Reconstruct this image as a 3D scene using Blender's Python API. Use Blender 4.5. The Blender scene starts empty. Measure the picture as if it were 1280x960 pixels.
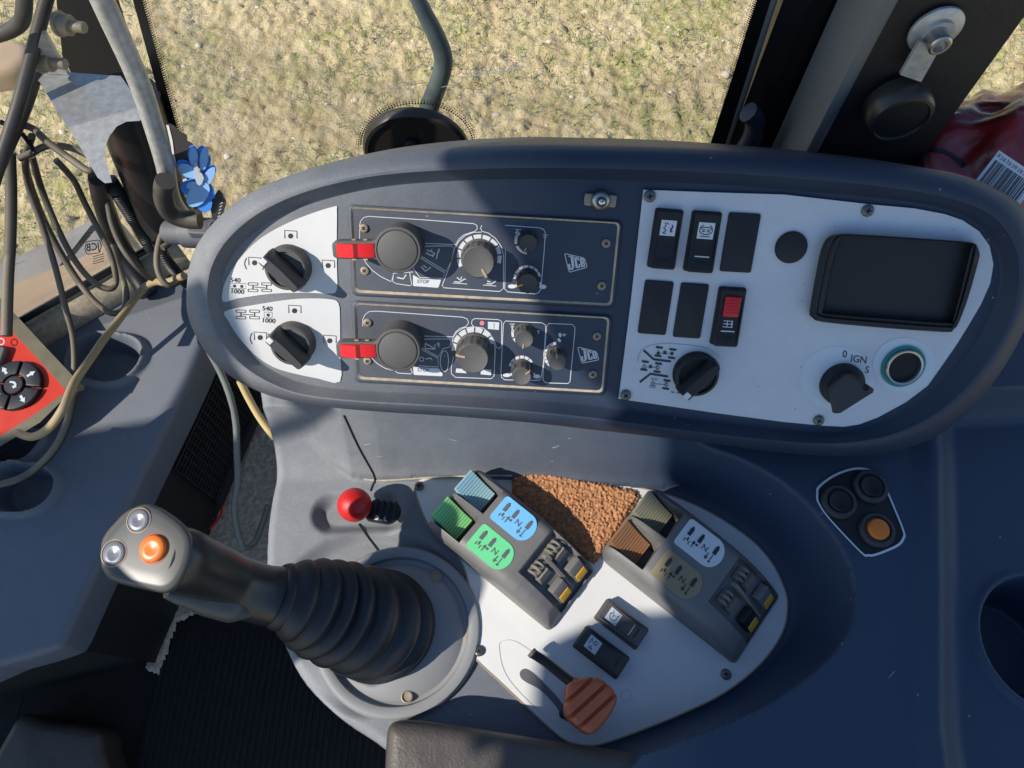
import bpy, bmesh, math, random
import numpy as np
from mathutils import Matrix, Vector
random.seed(7); rng = np.random.default_rng(7)
scene = bpy.context.scene
COL = scene.collection
R = math.radians

# ------------------------------------------------------------------ camera
FPX, CAMZ, PITCH = 920.0, 0.70, R(65)
cam = bpy.data.cameras.new('camera'); cam.sensor_width = 36.0
cam.lens = 36.0 * FPX / 1280.0; cam.clip_start = 0.02; cam.clip_end = 2000
camo = bpy.data.objects.new('camera', cam); COL.objects.link(camo)
camo.location = (0, 0, CAMZ); camo.rotation_euler = (R(90) - PITCH, 0, 0)
scene.camera = camo

# ------------------------------------------------------------------ light
SUN = Vector((0.67, 0.285, -0.66)).normalized()          # direction the light travels
w = bpy.data.worlds.new('World'); scene.world = w; w.use_nodes = True
nt = w.node_tree; bg = nt.nodes['Background']
sky = nt.nodes.new('ShaderNodeTexSky'); sky.sky_type = 'NISHITA'; sky.sun_disc = False
sky.sun_elevation = math.asin(-SUN.z); sky.sun_rotation = math.atan2(-SUN.x, -SUN.y) % (2*math.pi)
sky.air_density = 1.0; sky.dust_density = 0.0; sky.ozone_density = 3.5
nt.links.new(sky.outputs[0], bg.inputs[0]); bg.inputs[1].default_value = 0.15
sl = bpy.data.lights.new('sun', 'SUN'); sl.energy = 5.0; sl.angle = R(0.5); sl.color = (1.0, 0.94, 0.85)
so = bpy.data.objects.new('sun', sl); COL.objects.link(so)
so.rotation_euler = SUN.to_track_quat('-Z', 'Y').to_euler(); so.location = (-3, -2, 4)
vs = scene.view_settings; vs.view_transform = 'Standard'; vs.look = 'None'; vs.exposure = 0.05; vs.gamma = 1
scene.cycles.max_bounces = 8; scene.cycles.transparent_max_bounces = 12
scene.cycles.use_denoising = True

# ------------------------------------------------------------------ places: photo measurements turned into points on real planes
C0 = np.array([0, 0, CAMZ])
def ray(x, y):
    cx = (x-640)/FPX; cy = (480-y)/FPX
    return np.array([cx, cy*math.sin(PITCH)+math.cos(PITCH), cy*math.cos(PITCH)-math.sin(PITCH)])
class Plane:
    def __init__(s, o, n): s.o = np.array(o, float); s.n = np.array(n, float)/np.linalg.norm(n)
    def at(s, x, y, h=0.0):
        d = ray(x, y); return C0 + d*(((s.o+s.n*h-C0)@s.n)/(d@s.n))
    def px(s, x, y): return float(np.linalg.norm(s.at(x+1, y)-s.at(x, y)))
    def frame(s, x, y, ang=0.0, h=0.0):
        """local frame: x along the screen angle (degrees, clockwise from right), z out of the plane"""
        o = s.at(x, y, h); a = R(ang)
        u = s.at(x+8*math.cos(a), y+8*math.sin(a), h)-o; u /= np.linalg.norm(u)
        return mat4(u, np.cross(s.n, u), s.n, o)
def mat4(u, v, n, o):
    m = Matrix.Identity(4)
    for i in range(3): m[i][0], m[i][1], m[i][2], m[i][3] = u[i], v[i], n[i], o[i]
    return m
INC = R(47)
_r = ray(790, 380)
POD = Plane(C0+_r/np.linalg.norm(_r)*.6, (0, -math.sin(INC), math.cos(INC)))
def Z(z): return Plane((0, 0, z), (0, 0, 1))
PAN = Z(0.0)
def zp(x, y, z): return Z(z).at(x, y)
def pts(s): return [tuple(float(q) for q in p.split(',')) for p in s.split()]
def catmull(P, n=6, closed=True):
    P = [np.array(p, float) for p in P]; N = len(P); out = []
    for i in range(N if closed else N-1):
        if closed: a, b, c, d = P[i-1], P[i], P[(i+1) % N], P[(i+2) % N]
        else: a, b, c, d = P[max(i-1, 0)], P[i], P[i+1], P[min(i+2, N-1)]
        for k in range(n):
            t = k/n
            out.append(.5*((2*b)+(-a+c)*t+(2*a-5*b+4*c-d)*t*t+(-a+3*b-3*c+d)*t**3))
    if not closed: out.append(P[-1])
    return out
def resample(P, n, closed=True):
    P = np.array(P, float)
    Q = np.vstack([P, P[:1]]) if closed else P
    s = np.r_[0, np.cumsum(np.linalg.norm(np.diff(Q, axis=0), axis=1))]
    t = np.linspace(0, s[-1], n, endpoint=not closed)
    return np.stack([np.interp(t, s, Q[:, k]) for k in range(Q.shape[1])], 1)
def offset2(P, d):
    """inset a counter-clockwise 2-D outline by d"""
    P = np.array(P, float); a = P-np.roll(P, 1, 0); b = np.roll(P, -1, 0)-P
    na = np.stack([-a[:, 1], a[:, 0]], 1)/(np.linalg.norm(a, axis=1)[:, None]+1e-12)
    nb = np.stack([-b[:, 1], b[:, 0]], 1)/(np.linalg.norm(b, axis=1)[:, None]+1e-12)
    m = na+nb; m /= np.maximum((m*nb).sum(1), .35)[:, None]
    return P+m*d
def ccw(P):
    P = np.array(P, float); x, y = P[:, 0], P[:, 1]
    return P if (x*np.roll(y, -1)-np.roll(x, -1)*y).sum() > 0 else P[::-1]
def rrect(w, h, r, n=4, cx=0, cy=0):
    out = []
    for (sx, sy, a0) in ((1, 1, 0), (-1, 1, 90), (-1, -1, 180), (1, -1, 270)):
        for k in range(n+1):
            a = R(a0+90*k/n); out.append((cx+sx*(w/2-r)+r*math.cos(a), cy+sy*(h/2-r)+r*math.sin(a)))
    return out
def circ(r, n=28, cx=0, cy=0): return [(cx+r*math.cos(2*math.pi*k/n), cy+r*math.sin(2*math.pi*k/n)) for k in range(n)]
def roundpoly(P, r, n=4):
    out = []; P = [np.array(p, float) for p in P]; N = len(P)
    for i in range(N):
        a, b, c = P[i-1], P[i], P[(i+1) % N]
        u = (a-b); lu = np.linalg.norm(u); v = (c-b); lv = np.linalg.norm(v)
        d = min(r, lu*.45, lv*.45); p, q = b+u/lu*d, b+v/lv*d
        for k in range(n+1):
            t = k/n; out.append((1-t)**2*p+2*t*(1-t)*b+t*t*q)
    return out

# ------------------------------------------------------------------ materials
def mat(name, col, rough=.5, metal=0., dust=0., bump=0., bs=1500., var=0., spec=.5, coat=0., dcol=(.40, .33, .23), vs_=60., em=None, dscale=30., grad=None):
    m = bpy.data.materials.new(name); m.use_nodes = True; t = m.node_tree; N = t.nodes; L = t.links
    b = N['Principled BSDF']; b.inputs['Roughness'].default_value = rough; b.inputs['Metallic'].default_value = metal
    b.inputs['Specular IOR Level'].default_value = spec; b.inputs['Coat Weight'].default_value = coat
    c = N.new('ShaderNodeRGB'); c.outputs[0].default_value = (*col, 1); out = c.outputs[0]
    geo = N.new('ShaderNodeNewGeometry')
    def noise(s, d=4., r=.6):
        n = N.new('ShaderNodeTexNoise'); n.inputs['Scale'].default_value = s; n.inputs['Detail'].default_value = d
        n.inputs['Roughness'].default_value = r; L.new(geo.outputs['Position'], n.inputs['Vector']); return n.outputs[0]
    def ramp(x, a, b_):
        r = N.new('ShaderNodeMapRange'); r.inputs[1].default_value = a; r.inputs[2].default_value = b_; L.new(x, r.inputs[0]); return r.outputs[0]
    def math_(op, x, y):
        q = N.new('ShaderNodeMath'); q.operation = op
        for i, z in enumerate((x, y)):
            if hasattr(z, 'links'): L.new(z, q.inputs[i])
            else: q.inputs[i].default_value = z
        return q.outputs[0]
    def mix(f, a, bcol, mode='MIX'):
        q = N.new('ShaderNodeMix'); q.data_type = 'RGBA'; q.blend_type = mode
        if hasattr(f, 'links'): L.new(f, q.inputs[0])
        else: q.inputs[0].default_value = f
        L.new(a, q.inputs[6])
        if hasattr(bcol, 'links'): L.new(bcol, q.inputs[7])
        else: q.inputs[7].default_value = (*bcol, 1)
        return q.outputs[2]
    if var:
        v = ramp(noise(vs_, 5), .3, .7); out = mix(v, mix(1., out, tuple([1-var]*3), 'MULTIPLY'), mix(1., out, tuple([1+var]*3), 'MULTIPLY'))
    if dust:
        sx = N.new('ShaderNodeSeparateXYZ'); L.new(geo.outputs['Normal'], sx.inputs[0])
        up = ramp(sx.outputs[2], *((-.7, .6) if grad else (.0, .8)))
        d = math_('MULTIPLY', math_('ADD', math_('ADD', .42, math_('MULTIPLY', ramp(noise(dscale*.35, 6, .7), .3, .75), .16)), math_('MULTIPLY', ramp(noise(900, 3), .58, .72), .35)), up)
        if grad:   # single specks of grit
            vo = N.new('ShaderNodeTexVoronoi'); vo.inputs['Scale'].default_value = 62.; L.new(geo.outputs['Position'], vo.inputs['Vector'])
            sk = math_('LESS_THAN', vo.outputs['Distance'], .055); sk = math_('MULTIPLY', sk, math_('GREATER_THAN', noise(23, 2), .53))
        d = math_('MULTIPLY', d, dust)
        if grad:   # dust film fades along x, painting the sunlit left paler than the shaded right
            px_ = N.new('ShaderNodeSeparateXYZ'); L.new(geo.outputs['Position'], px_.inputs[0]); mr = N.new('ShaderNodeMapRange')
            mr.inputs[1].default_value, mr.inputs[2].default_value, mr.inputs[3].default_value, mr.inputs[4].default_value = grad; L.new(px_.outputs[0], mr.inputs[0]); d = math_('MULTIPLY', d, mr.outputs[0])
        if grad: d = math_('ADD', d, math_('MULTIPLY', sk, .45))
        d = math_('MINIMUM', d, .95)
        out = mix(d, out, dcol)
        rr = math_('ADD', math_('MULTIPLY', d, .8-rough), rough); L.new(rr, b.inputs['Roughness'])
    elif rough > .15:
        rr = math_('ADD', math_('MULTIPLY', math_('SUBTRACT', noise(90, 5), .5), .25), rough); L.new(rr, b.inputs['Roughness'])
    L.new(out, b.inputs['Base Color'])
    if bump:
        bn = N.new('ShaderNodeBump'); bn.inputs['Strength'].default_value = bump; bn.inputs['Distance'].default_value = .0006
        L.new(noise(bs, 3), bn.inputs['Height']); L.new(bn.outputs[0], b.inputs['Normal'])
    if em: b.inputs['Emission Color'].default_value = (*em, 1)
    return m
MT = {}
def dm(name, *a, **k): MT[name] = mat(name, *a, **k)
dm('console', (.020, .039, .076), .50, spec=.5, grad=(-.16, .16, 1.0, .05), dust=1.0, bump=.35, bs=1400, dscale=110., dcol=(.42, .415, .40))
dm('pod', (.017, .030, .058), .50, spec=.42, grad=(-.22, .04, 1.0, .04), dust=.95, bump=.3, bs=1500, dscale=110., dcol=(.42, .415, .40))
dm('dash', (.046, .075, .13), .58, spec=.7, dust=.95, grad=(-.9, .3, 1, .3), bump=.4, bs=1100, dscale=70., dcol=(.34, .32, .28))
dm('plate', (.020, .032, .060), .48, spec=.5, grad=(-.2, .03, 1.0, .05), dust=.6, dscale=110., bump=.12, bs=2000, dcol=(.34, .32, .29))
dm('white', (.66, .655, .64), .42, dust=.16, bump=.05, var=.05, vs_=18, dcol=(.50, .43, .33))
dm('silverplate', (.60, .62, .65), .40, dust=.10, bump=.06, var=.03, dcol=(.45, .40, .32))
dm('dusty', (.50, .42, .29), .85, var=.25, bump=.6, bs=900, vs_=160)
dm('black', (.012, .013, .015), .42, spec=.35, dust=.05, bump=.2, bs=1800, dcol=(.25, .22, .18))
dm('knob', (.024, .024, .025), .5, dust=.18, bump=.3, bs=1500, dcol=(.27, .255, .235), dscale=120)
dm('knobdusty', (.05, .049, .048), .6, dust=.42, bump=.3, bs=1300, dcol=(.30, .28, .255), dscale=120)
dm('rubber', (.012, .014, .019), .46, dust=.05, bump=.1, bs=900, dcol=(.25, .22, .18))
dm('housing', (.150, .145, .138), .42, spec=.35, dust=.2, dscale=90, bump=.25, bs=1600, var=.05, dcol=(.36, .32, .27))
dm('cliptan', (.20, .18, .155), .6, dust=.4, bump=.2)
dm('collar', (.24, .25, .26), .4, dust=.25, bump=.25, bs=1500, dcol=(.42, .37, .30))
dm('red', (.62, .012, .012), .3, bump=.08)
dm('redball', (.60, .013, .012), .38, bump=.5, bs=900)
dm('orange', (.80, .19, .02), .35)
dm('yellow', (.72, .40, .02), .4, dust=.15)
dm('terracotta', (.50, .105, .033), .45, dust=.1, bump=.25, bs=1300)
dm('blue', (.18, .50, .78), .4); dm('green', (.16, .66, .28), .4)
dm('olive', (.29, .23, .13), .45); dm('lwhite', (.68, .69, .68), .4)
dm('leverblue', (.34, .60, .68), .35, dust=.25, dcol=(.55, .52, .32)); dm('levergreen', (.24, .66, .25), .35, dust=.2, dcol=(.5, .5, .25))
dm('leverolive', (.26, .245, .16), .4, dust=.1); dm('leverbrown', (.30, .14, .06), .4, dust=.1)
dm('ink', (.03, .03, .034), .5); dm('inkgrey', (.12, .12, .125), .5); dm('print', (.62, .63, .64), .5); dm('pink', (.7, .22, .25), .5)
dm('icon', (.62, .66, .70), .4)
dm('chrome', (.62, .62, .62), .16, metal=1.); dm('steel', (.50, .49, .46), .36, metal=1., var=.2, bump=.1)
dm('galv', (.46, .46, .44), .40, metal=.35, var=.22, vs_=130, dust=.15, dcol=(.42, .37, .30))
dm('screw', (.16, .155, .15), .4, metal=.8); dm('screwdusty', (.33, .27, .19), .6, metal=.3)
dm('teal', (.01, .22, .19), .35); dm('dark', (.004, .004, .005), .7)
dm('gripblack', (.022, .022, .022), .28, dust=.12, dcol=(.30, .29, .25)); dm('gripgrey', (.075, .079, .075), .36, dust=.08, bump=.05, dscale=100)
dm('btngrey', (.17, .18, .21), .28, dust=.05); dm('tan', (.42, .30, .20), .6, var=.15)
dm('leather', (.05, .044, .041), .45, bump=.9, bs=420, dust=.28, var=.1, dcol=(.33, .26, .19))
dm('carpet', (.50, .41, .31), .95, bump=1., bs=700, var=.3, vs_=150); dm('mat', (.010, .009, .009), .85, bump=.5, bs=800)
dm('blackwall', (.012, .013, .014), .55, dust=.12, bump=.2, dcol=(.2, .18, .14))
dm('frit', (.006, .006, .006), .35); dm('pillar', (.012, .0125, .013), .6, bump=.5, bs=600)
dm('trimgrey', (.15, .15, .145), .6, bump=.3, bs=700, dust=.3, dcol=(.40, .34, .25))
dm('cable', (.035, .033, .03), .5, dust=.95, dcol=(.36, .29, .20)); dm('cabletan', (.36, .27, .14), .55, dust=.3)
dm('cablegrey', (.15, .17, .16), .5, dust=.2); dm('cableyellow', (.62, .46, .20), .5)
dm('paintedtube', (.13, .17, .165), .5, dust=.3, var=.2); dm('discblack', (.02, .018, .016), .3, dust=.12)
dm('framedark', (.045, .04, .036), .45, dust=.3, var=.25, bump=.1); dm('bronze', (.16, .14, .085), .4, metal=.3, dust=.15, var=.15)
dm('ctrlred', (.62, .045, .02), .32, bump=.04)
dm('flowerblue', (.05, .24, .72), .5); dm('flowerlight', (.25, .48, .80), .5); dm('flowergrey', (.45, .50, .55), .5); dm('card', (.75, .72, .66), .6); dm('carddark', (.035, .03, .025), .5)
dm('bagred', (.50, .018, .024), .4, var=.3, vs_=25, coat=.3); dm('label', (.78, .78, .78), .4)
dm('hood', (.52, .36, .22), .55, dust=.35, var=.12, vs_=8, dcol=(.45, .35, .24), dscale=5)
dm('hoodgrey', (.34, .32, .29), .55, dust=.4, var=.2, vs_=10, dscale=6)
dm('shade_roof', (.20, .20, .20), .7); dm('faint', (.47, .465, .455), .5)

def sponge_mat():
    m = mat('sponge', (.40, .19, .085), .85, var=.5, vs_=260, bump=.6, bs=900); return m
MT['sponge'] = sponge_mat()

def glass_mat(name, tint=(1, 1, 1), gl=.5, ro=.03):
    m = bpy.data.materials.new(name); m.use_nodes = True; t = m.node_tree; N = t.nodes; L = t.links; N.clear()
    o = N.new('ShaderNodeOutputMaterial'); mx = N.new('ShaderNodeMixShader'); tr = N.new('ShaderNodeBsdfTransparent'); g = N.new('ShaderNodeBsdfGlossy')
    tr.inputs[0].default_value = (*tint, 1); g.inputs['Roughness'].default_value = ro
    f = N.new('ShaderNodeFresnel'); f.inputs[0].default_value = 1.45; k = N.new('ShaderNodeMath'); k.operation = 'MULTIPLY'; k.inputs[1].default_value = gl
    L.new(f.outputs[0], k.inputs[0]); L.new(k.outputs[0], mx.inputs[0]); L.new(tr.outputs[0], mx.inputs[1]); L.new(g.outputs[0], mx.inputs[2]); L.new(mx.outputs[0], o.inputs[0])
    MT[name] = m; return m
glass_mat('glass', (1, 1, 1), .3)
glass_mat('film', (.98, .98, .98), 1.2, .22)

def ground_mat():
    m = bpy.data.materials.new('soil'); m.use_nodes = True; t = m.node_tree; N = t.nodes; L = t.links; b = N['Principled BSDF']
    b.inputs['Roughness'].default_value = .95; b.inputs['Specular IOR Level'].default_value = .15
    g = N.new('ShaderNodeNewGeometry')
    def noise(s, d=5):
        n = N.new('ShaderNodeTexNoise'); n.inputs['Scale'].default_value = s; n.inputs['Detail'].default_value = d; n.inputs['Roughness'].default_value = .65
        L.new(g.outputs['Position'], n.inputs[0]); return n.outputs[0]
    r = N.new('ShaderNodeValToRGB'); L.new(noise(9), r.inputs[0])
    r.color_ramp.elements[0].position = .3; r.color_ramp.elements[0].color = (.52, .40, .21, 1)
    r.color_ramp.elements[1].position = .72; r.color_ramp.elements[1].color = (.82, .68, .42, 1)
    a = N.new('ShaderNodeMapRange'); a.inputs[1].default_value = .47; a.inputs[2].default_value = .63; L.new(noise(2.6, 7), a.inputs[0])
    c = N.new('ShaderNodeMapRange'); c.inputs[1].default_value = .44; c.inputs[2].default_value = .58; L.new(noise(38, 3), c.inputs[0])
    k = N.new('ShaderNodeMath'); k.operation = 'MULTIPLY'; L.new(a.outputs[0], k.inputs[0]); L.new(c.outputs[0], k.inputs[1])
    k2 = N.new('ShaderNodeMath'); k2.operation = 'MULTIPLY'; L.new(k.outputs[0], k2.inputs[0]); k2.inputs[1].default_value = .78
    mx = N.new('ShaderNodeMix'); mx.data_type = 'RGBA'; L.new(k2.outputs[0], mx.inputs[0]); L.new(r.outputs[0], mx.inputs[6]); mx.inputs[7].default_value = (.30, .35, .08, 1)
    L.new(mx.outputs[2], b.inputs['Base Color'])
    bn = N.new('ShaderNodeBump'); bn.inputs['Strength'].default_value = .9; bn.inputs['Distance'].default_value = .014; L.new(noise(75, 7), bn.inputs['Height']); vo = N.new('ShaderNodeTexVoronoi'); vo.feature = 'DISTANCE_TO_EDGE'; vo.inputs['Scale'].default_value = 19.; wn = N.new('ShaderNodeVectorMath'); wn.operation = 'ADD'
    n3 = N.new('ShaderNodeTexNoise'); n3.inputs['Scale'].default_value = 22.; n3.inputs['Detail'].default_value = 4; sc3 = N.new('ShaderNodeVectorMath'); sc3.operation = 'SCALE'; sc3.inputs[3].default_value = .12
    L.new(g.outputs['Position'], n3.inputs[0]); L.new(n3.outputs[1], sc3.inputs[0]); L.new(g.outputs['Position'], wn.inputs[0]); L.new(sc3.outputs[0], wn.inputs[1]); L.new(wn.outputs[0], vo.inputs['Vector'])
    mr = N.new('ShaderNodeMapRange'); mr.inputs[1].default_value = 0; mr.inputs[2].default_value = .09; L.new(vo.outputs['Distance'], mr.inputs[0])
    b2 = N.new('ShaderNodeBump'); cm = N.new('ShaderNodeMapRange'); cm.inputs[1].default_value = .45; cm.inputs[2].default_value = .65; cm.inputs[4].default_value = .75; L.new(noise(4.5, 3), cm.inputs[0]); L.new(cm.outputs[0], b2.inputs['Strength']); b2.inputs['Distance'].default_value = .011; L.new(mr.outputs[0], b2.inputs['Height']); L.new(bn.outputs[0], b2.inputs['Normal'])
    L.new(b2.outputs[0], b.inputs['Normal'])
    MT['soil'] = m
ground_mat()
dm('grass', (.24, .30, .065), .6, var=.4, vs_=8); dm('stone', (.70, .62, .48), .8, var=.25, vs_=20)

# ------------------------------------------------------------------ object helpers
WM = {}
def thing(name, label, cat, at, group=None):
    o = bpy.data.objects.new(name, None); COL.objects.link(o); o.empty_display_size = .01
    m = at if isinstance(at, Matrix) else Matrix.Translation(Vector([float(v) for v in at]))
    o.matrix_world = m; WM[o] = m.copy(); o['label'] = label; o['category'] = cat
    if group: o['group'] = group
    return o
def tag(o, label=None, cat=None, group=None, kind=None):
    for k, v in (('label', label), ('category', cat), ('group', group), ('kind', kind)):
        if v: o[k] = v
    return o
class MB:
    """collects shapes in world space and links them as one mesh"""
    def __init__(s, T=None): s.v = []; s.f = []; s.m = []; s.T = T or Matrix.Identity(4); s.mi = 0
    def add(s, V, F):
        b = len(s.v); T = np.array(s.T); V = np.array(V, float).reshape(-1, 3)
        W = V@T[:3, :3].T+T[:3, 3]; s.v.extend(W.tolist()); s.f.extend([tuple(i+b for i in f) for f in F]); s.m.extend([s.mi]*len(F)); return s
    def rings(s, Rs, cap0=True, cap1=True, closed=True):
        n = len(Rs[0]); V = [p for r in Rs for p in r]; F = []
        for k in range(len(Rs)-1):
            for i in range(n if closed else n-1):
                j = (i+1) % n; F.append((k*n+i, k*n+j, (k+1)*n+j, (k+1)*n+i))
        if cap0: F.append(tuple(range(n))[::-1])
        if cap1: F.append(tuple((len(Rs)-1)*n+i for i in range(n)))
        return s.add(V, F)
    def prism(s, P, z0, z1, bev=0., cap0=False):
        P = ccw(P); rs = [[(x, y, z0) for x, y in P]]
        if bev:
            for a in (0, 30, 60, 90):
                q = offset2(P, bev*(1-math.cos(R(a)))); z = z1-bev+bev*math.sin(R(a)); rs.append([(x, y, z) for x, y in q])
        else: rs.append([(x, y, z1) for x, y in P])
        return s.rings(rs, cap0, True)
    def lathe(s, prof, n=28):
        rs = [[(max(r, 1e-5)*math.cos(2*math.pi*k/n), max(r, 1e-5)*math.sin(2*math.pi*k/n), z) for k in range(n)] for r, z in prof]
        return s.rings(rs, False, False)
    def box(s, c, d, bev=0.):
        T = s.T.copy(); s.T = T@Matrix.Translation(Vector((c[0], c[1], c[2]-d[2]/2)))
        s.prism(rrect(d[0], d[1], max(bev, 1e-5), 3) if bev else [(-d[0]/2, -d[1]/2), (d[0]/2, -d[1]/2), (d[0]/2, d[1]/2), (-d[0]/2, d[1]/2)], 0, d[2], bev*.8, True); s.T = T; return s
    def tube(s, P, r, n=10, caps=True):
        P = np.array(P, float); N = len(P); rr = np.full(N, r) if np.isscalar(r) else np.interp(np.linspace(0, 1, N), np.linspace(0, 1, len(r)), r)
        t = np.gradient(P, axis=0); t /= np.linalg.norm(t, axis=1)[:, None]+1e-12
        a = np.array([0, 0, 1.]) if abs(t[0][2]) < .9 else np.array([1., 0, 0])
        u = np.cross(t[0], a); u /= np.linalg.norm(u); Rs = []
        for i in range(N):
            u = u-t[i]*(u@t[i]); u /= np.linalg.norm(u); v = np.cross(t[i], u)
            Rs.append([P[i]+rr[i]*(math.cos(2*math.pi*k/n)*u+math.sin(2*math.pi*k/n)*v) for k in range(n)])
        return s.rings(Rs, caps, caps)
    def build(s, name, mats, parent=None, smooth=40, kind=None, local=None):
        if isinstance(mats, str): mats = [mats]
        me = bpy.data.meshes.new(name)
        V = np.array(s.v, float).reshape(-1, 3)
        root = parent
        while root is not None and root not in WM: root = root.parent
        if local is None: M = WM[root].copy() if root else Matrix.Translation(Vector((V[:, 0].mean(), V[:, 1].mean(), V[:, 2].min())))
        else: M = local
        I = np.array(M.inverted()); V = V@I[:3, :3].T+I[:3, 3]
        me.from_pydata(V.tolist(), [], s.f)
        for q in mats: me.materials.append(MT[q])
        if len(mats) > 1: me.polygons.foreach_set('material_index', s.m)
        if smooth:
            me.polygons.foreach_set('use_smooth', [True]*len(me.polygons)); me.set_sharp_from_angle(angle=R(smooth))
        me.update()
        o = bpy.data.objects.new(name, me); COL.objects.link(o)
        if root is None: o.matrix_world = M; 
        else:
            o.parent = parent
            if local is not None: o.matrix_local = WM[root].inverted()@M
        if kind: o['kind'] = kind
        return o
def inst(me, name, parent, M):
    """another part sharing a mesh, placed by a world matrix"""
    o = bpy.data.objects.new(name, me); COL.objects.link(o); root = parent
    while root not in WM: root = root.parent
    o.parent = parent; o.matrix_local = WM[root].inverted()@M; return o
_tx = {}
def text2d(s0, bold=0.):
    s, key = s0, s0+str(bold)
    if key not in _tx:
        cu = bpy.data.curves.new('lettering', 'FONT'); cu.body = s; cu.align_x = 'CENTER'; cu.align_y = 'CENTER'; cu.resolution_u = 3; cu.offset = bold
        ob = bpy.data.objects.new('lettering', cu); COL.objects.link(ob); bpy.context.view_layer.update()
        me = bpy.data.meshes.new_from_object(ob.evaluated_get(bpy.context.evaluated_depsgraph_get()))
        _tx[key] = (np.array([v.co[:] for v in me.vertices]), [tuple(p.vertices) for p in me.polygons])
        bpy.data.objects.remove(ob); bpy.data.curves.remove(cu); bpy.data.meshes.remove(me)
    return _tx[key]
class Print:
    """flat print lying on a plane, drawn with outlines measured on the photograph"""
    def __init__(s, pl, h): s.p = pl; s.h = h; s.mb = MB(); s.mats = []
    def _m(s, m):
        if m not in s.mats: s.mats.append(m)
        s.mb.mi = s.mats.index(m)
    def fill(s, P, m='print', dh=0):
        s._m(m); s.mb.add([s.p.at(x, y, s.h+dh) for x, y in P], [tuple(range(len(P)))]); return s
    def line(s, P, wd=1., m='print', closed=False, dh=0):
        s._m(m); P = np.array(P, float)
        n = len(P); t = (np.roll(P, -1, 0)-np.roll(P, 1, 0)) if closed else np.gradient(P, axis=0)
        t /= np.linalg.norm(t, axis=1)[:, None]+1e-9; q = np.stack([-t[:, 1], t[:, 0]], 1)*wd/2
        V = [s.p.at(x, y, s.h+dh) for x, y in np.vstack([P+q, P-q])]
        s.mb.add(V, [(i, (i+1) % n, n+(i+1) % n, n+i) for i in range(n if closed else n-1)]); return s
    def circle(s, x, y, r, wd=0, m='print', n=20, ry=None, a0=0, a1=360, dh=0):
        ry = ry or r; full = a1-a0 >= 360
        P = [(x+r*math.cos(R(a0+(a1-a0)*k/(n if full else n-1))), y+ry*math.sin(R(a0+(a1-a0)*k/(n if full else n-1)))) for k in range(n)]
        return s.line(P, wd, m, full, dh) if wd else s.fill(P, m, dh)
    def text(s, tx, x, y, size, ang=0., m='ink', sx=1., skew=0., dh=0, bold=.012):
        s._m(m); V, F = text2d(tx, bold); a = R(ang); c, d = math.cos(a), math.sin(a)
        W = []
        for v in V:
            px_ = v[0]*size*sx+v[1]*size*skew; py_ = -v[1]*size
            W.append(s.p.at(x+px_*c-py_*d, y+px_*d+py_*c, s.h+dh))
        s.mb.add(W, F); return s
    def build(s, name, parent, kind=None): return s.mb.build(name, s.mats, parent, smooth=0, kind=kind or ('stuff' if name.startswith('printed') or name == 'barcode' else None))
def local_print(T): return MB(T)
# ---- fields of numbers
def fbm(X, Y, sc, oct=5, seed=0):
    out = np.zeros_like(X); amp = 1.; tot = 0
    for o in range(oct):
        g = np.random.default_rng(seed+o).random((256, 256)); x = X*sc; y = Y*sc
        xi = np.floor(x).astype(int); yi = np.floor(y).astype(int); fx = x-xi; fy = y-yi
        fx = fx*fx*(3-2*fx); fy = fy*fy*(3-2*fy)
        q = lambda a, b: g[(xi+a) % 256, (yi+b) % 256]
        out += amp*((q(0, 0)*(1-fx)+q(1, 0)*fx)*(1-fy)+(q(0, 1)*(1-fx)+q(1, 1)*fx)*fy); tot += amp; amp *= .5; sc *= 2.03
    return out/tot
def worley(X, Y, sc, seed=0):
    g = np.random.default_rng(seed).random((128, 128, 3)); x = X*sc; y = Y*sc; xi = np.floor(x).astype(int); yi = np.floor(y).astype(int)
    d1 = np.full_like(X, 9.); d2 = np.full_like(X, 9.); idv = np.zeros_like(X)
    for a in (-1, 0, 1):
        for b in (-1, 0, 1):
            q = g[(xi+a) % 128, (yi+b) % 128]; d = np.hypot(xi+a+q[..., 0]-x, yi+b+q[..., 1]-y)
            n = d < d1; d2 = np.where(n, d1, np.minimum(d2, d)); idv = np.where(n, q[..., 2], idv); d1 = np.where(n, d, d1)
    return d1, d2, idv
def sdist(P, X, Y, closed=True):
    """signed distance, positive inside"""
    P = np.array(P, float)[:, :2]; n = len(P); D = np.full(X.shape, 1e9); ins = np.zeros(X.shape, bool)
    for i in range(n if closed else n-1):
        a = P[i]; b = P[(i+1) % n]; e = b-a; L2 = e@e+1e-15
        t = np.clip(((X-a[0])*e[0]+(Y-a[1])*e[1])/L2, 0, 1)
        D = np.minimum(D, np.hypot(X-a[0]-t*e[0], Y-a[1]-t*e[1]))
        if closed:
            c = ((a[1] > Y) != (b[1] > Y)); xx = e[0]*(Y-a[1])/(e[1] if abs(e[1]) > 1e-12 else 1e-12)+a[0]; ins ^= c & (X < xx)
    return np.where(ins, D, -D) if closed else D
def grid_mesh(X, Y, Zv, keep=None):
    ny, nx = X.shape; V = np.stack([X, Y, Zv], -1).reshape(-1, 3); I = np.arange(nx*ny).reshape(ny, nx)
    Q = np.stack([I[:-1, :-1], I[:-1, 1:], I[1:, 1:], I[1:, :-1]], -1).reshape(-1, 4)
    if keep is not None:
        k = keep.reshape(-1)[Q].all(1); Q = Q[k]; u = np.unique(Q); mp = np.full(nx*ny, -1); mp[u] = np.arange(len(u)); V = V[u]; Q = mp[Q]
    m = MB(); m.v = V.tolist(); m.f = [tuple(q) for q in Q.tolist()]; m.m = [0]*len(m.f); return m
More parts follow.
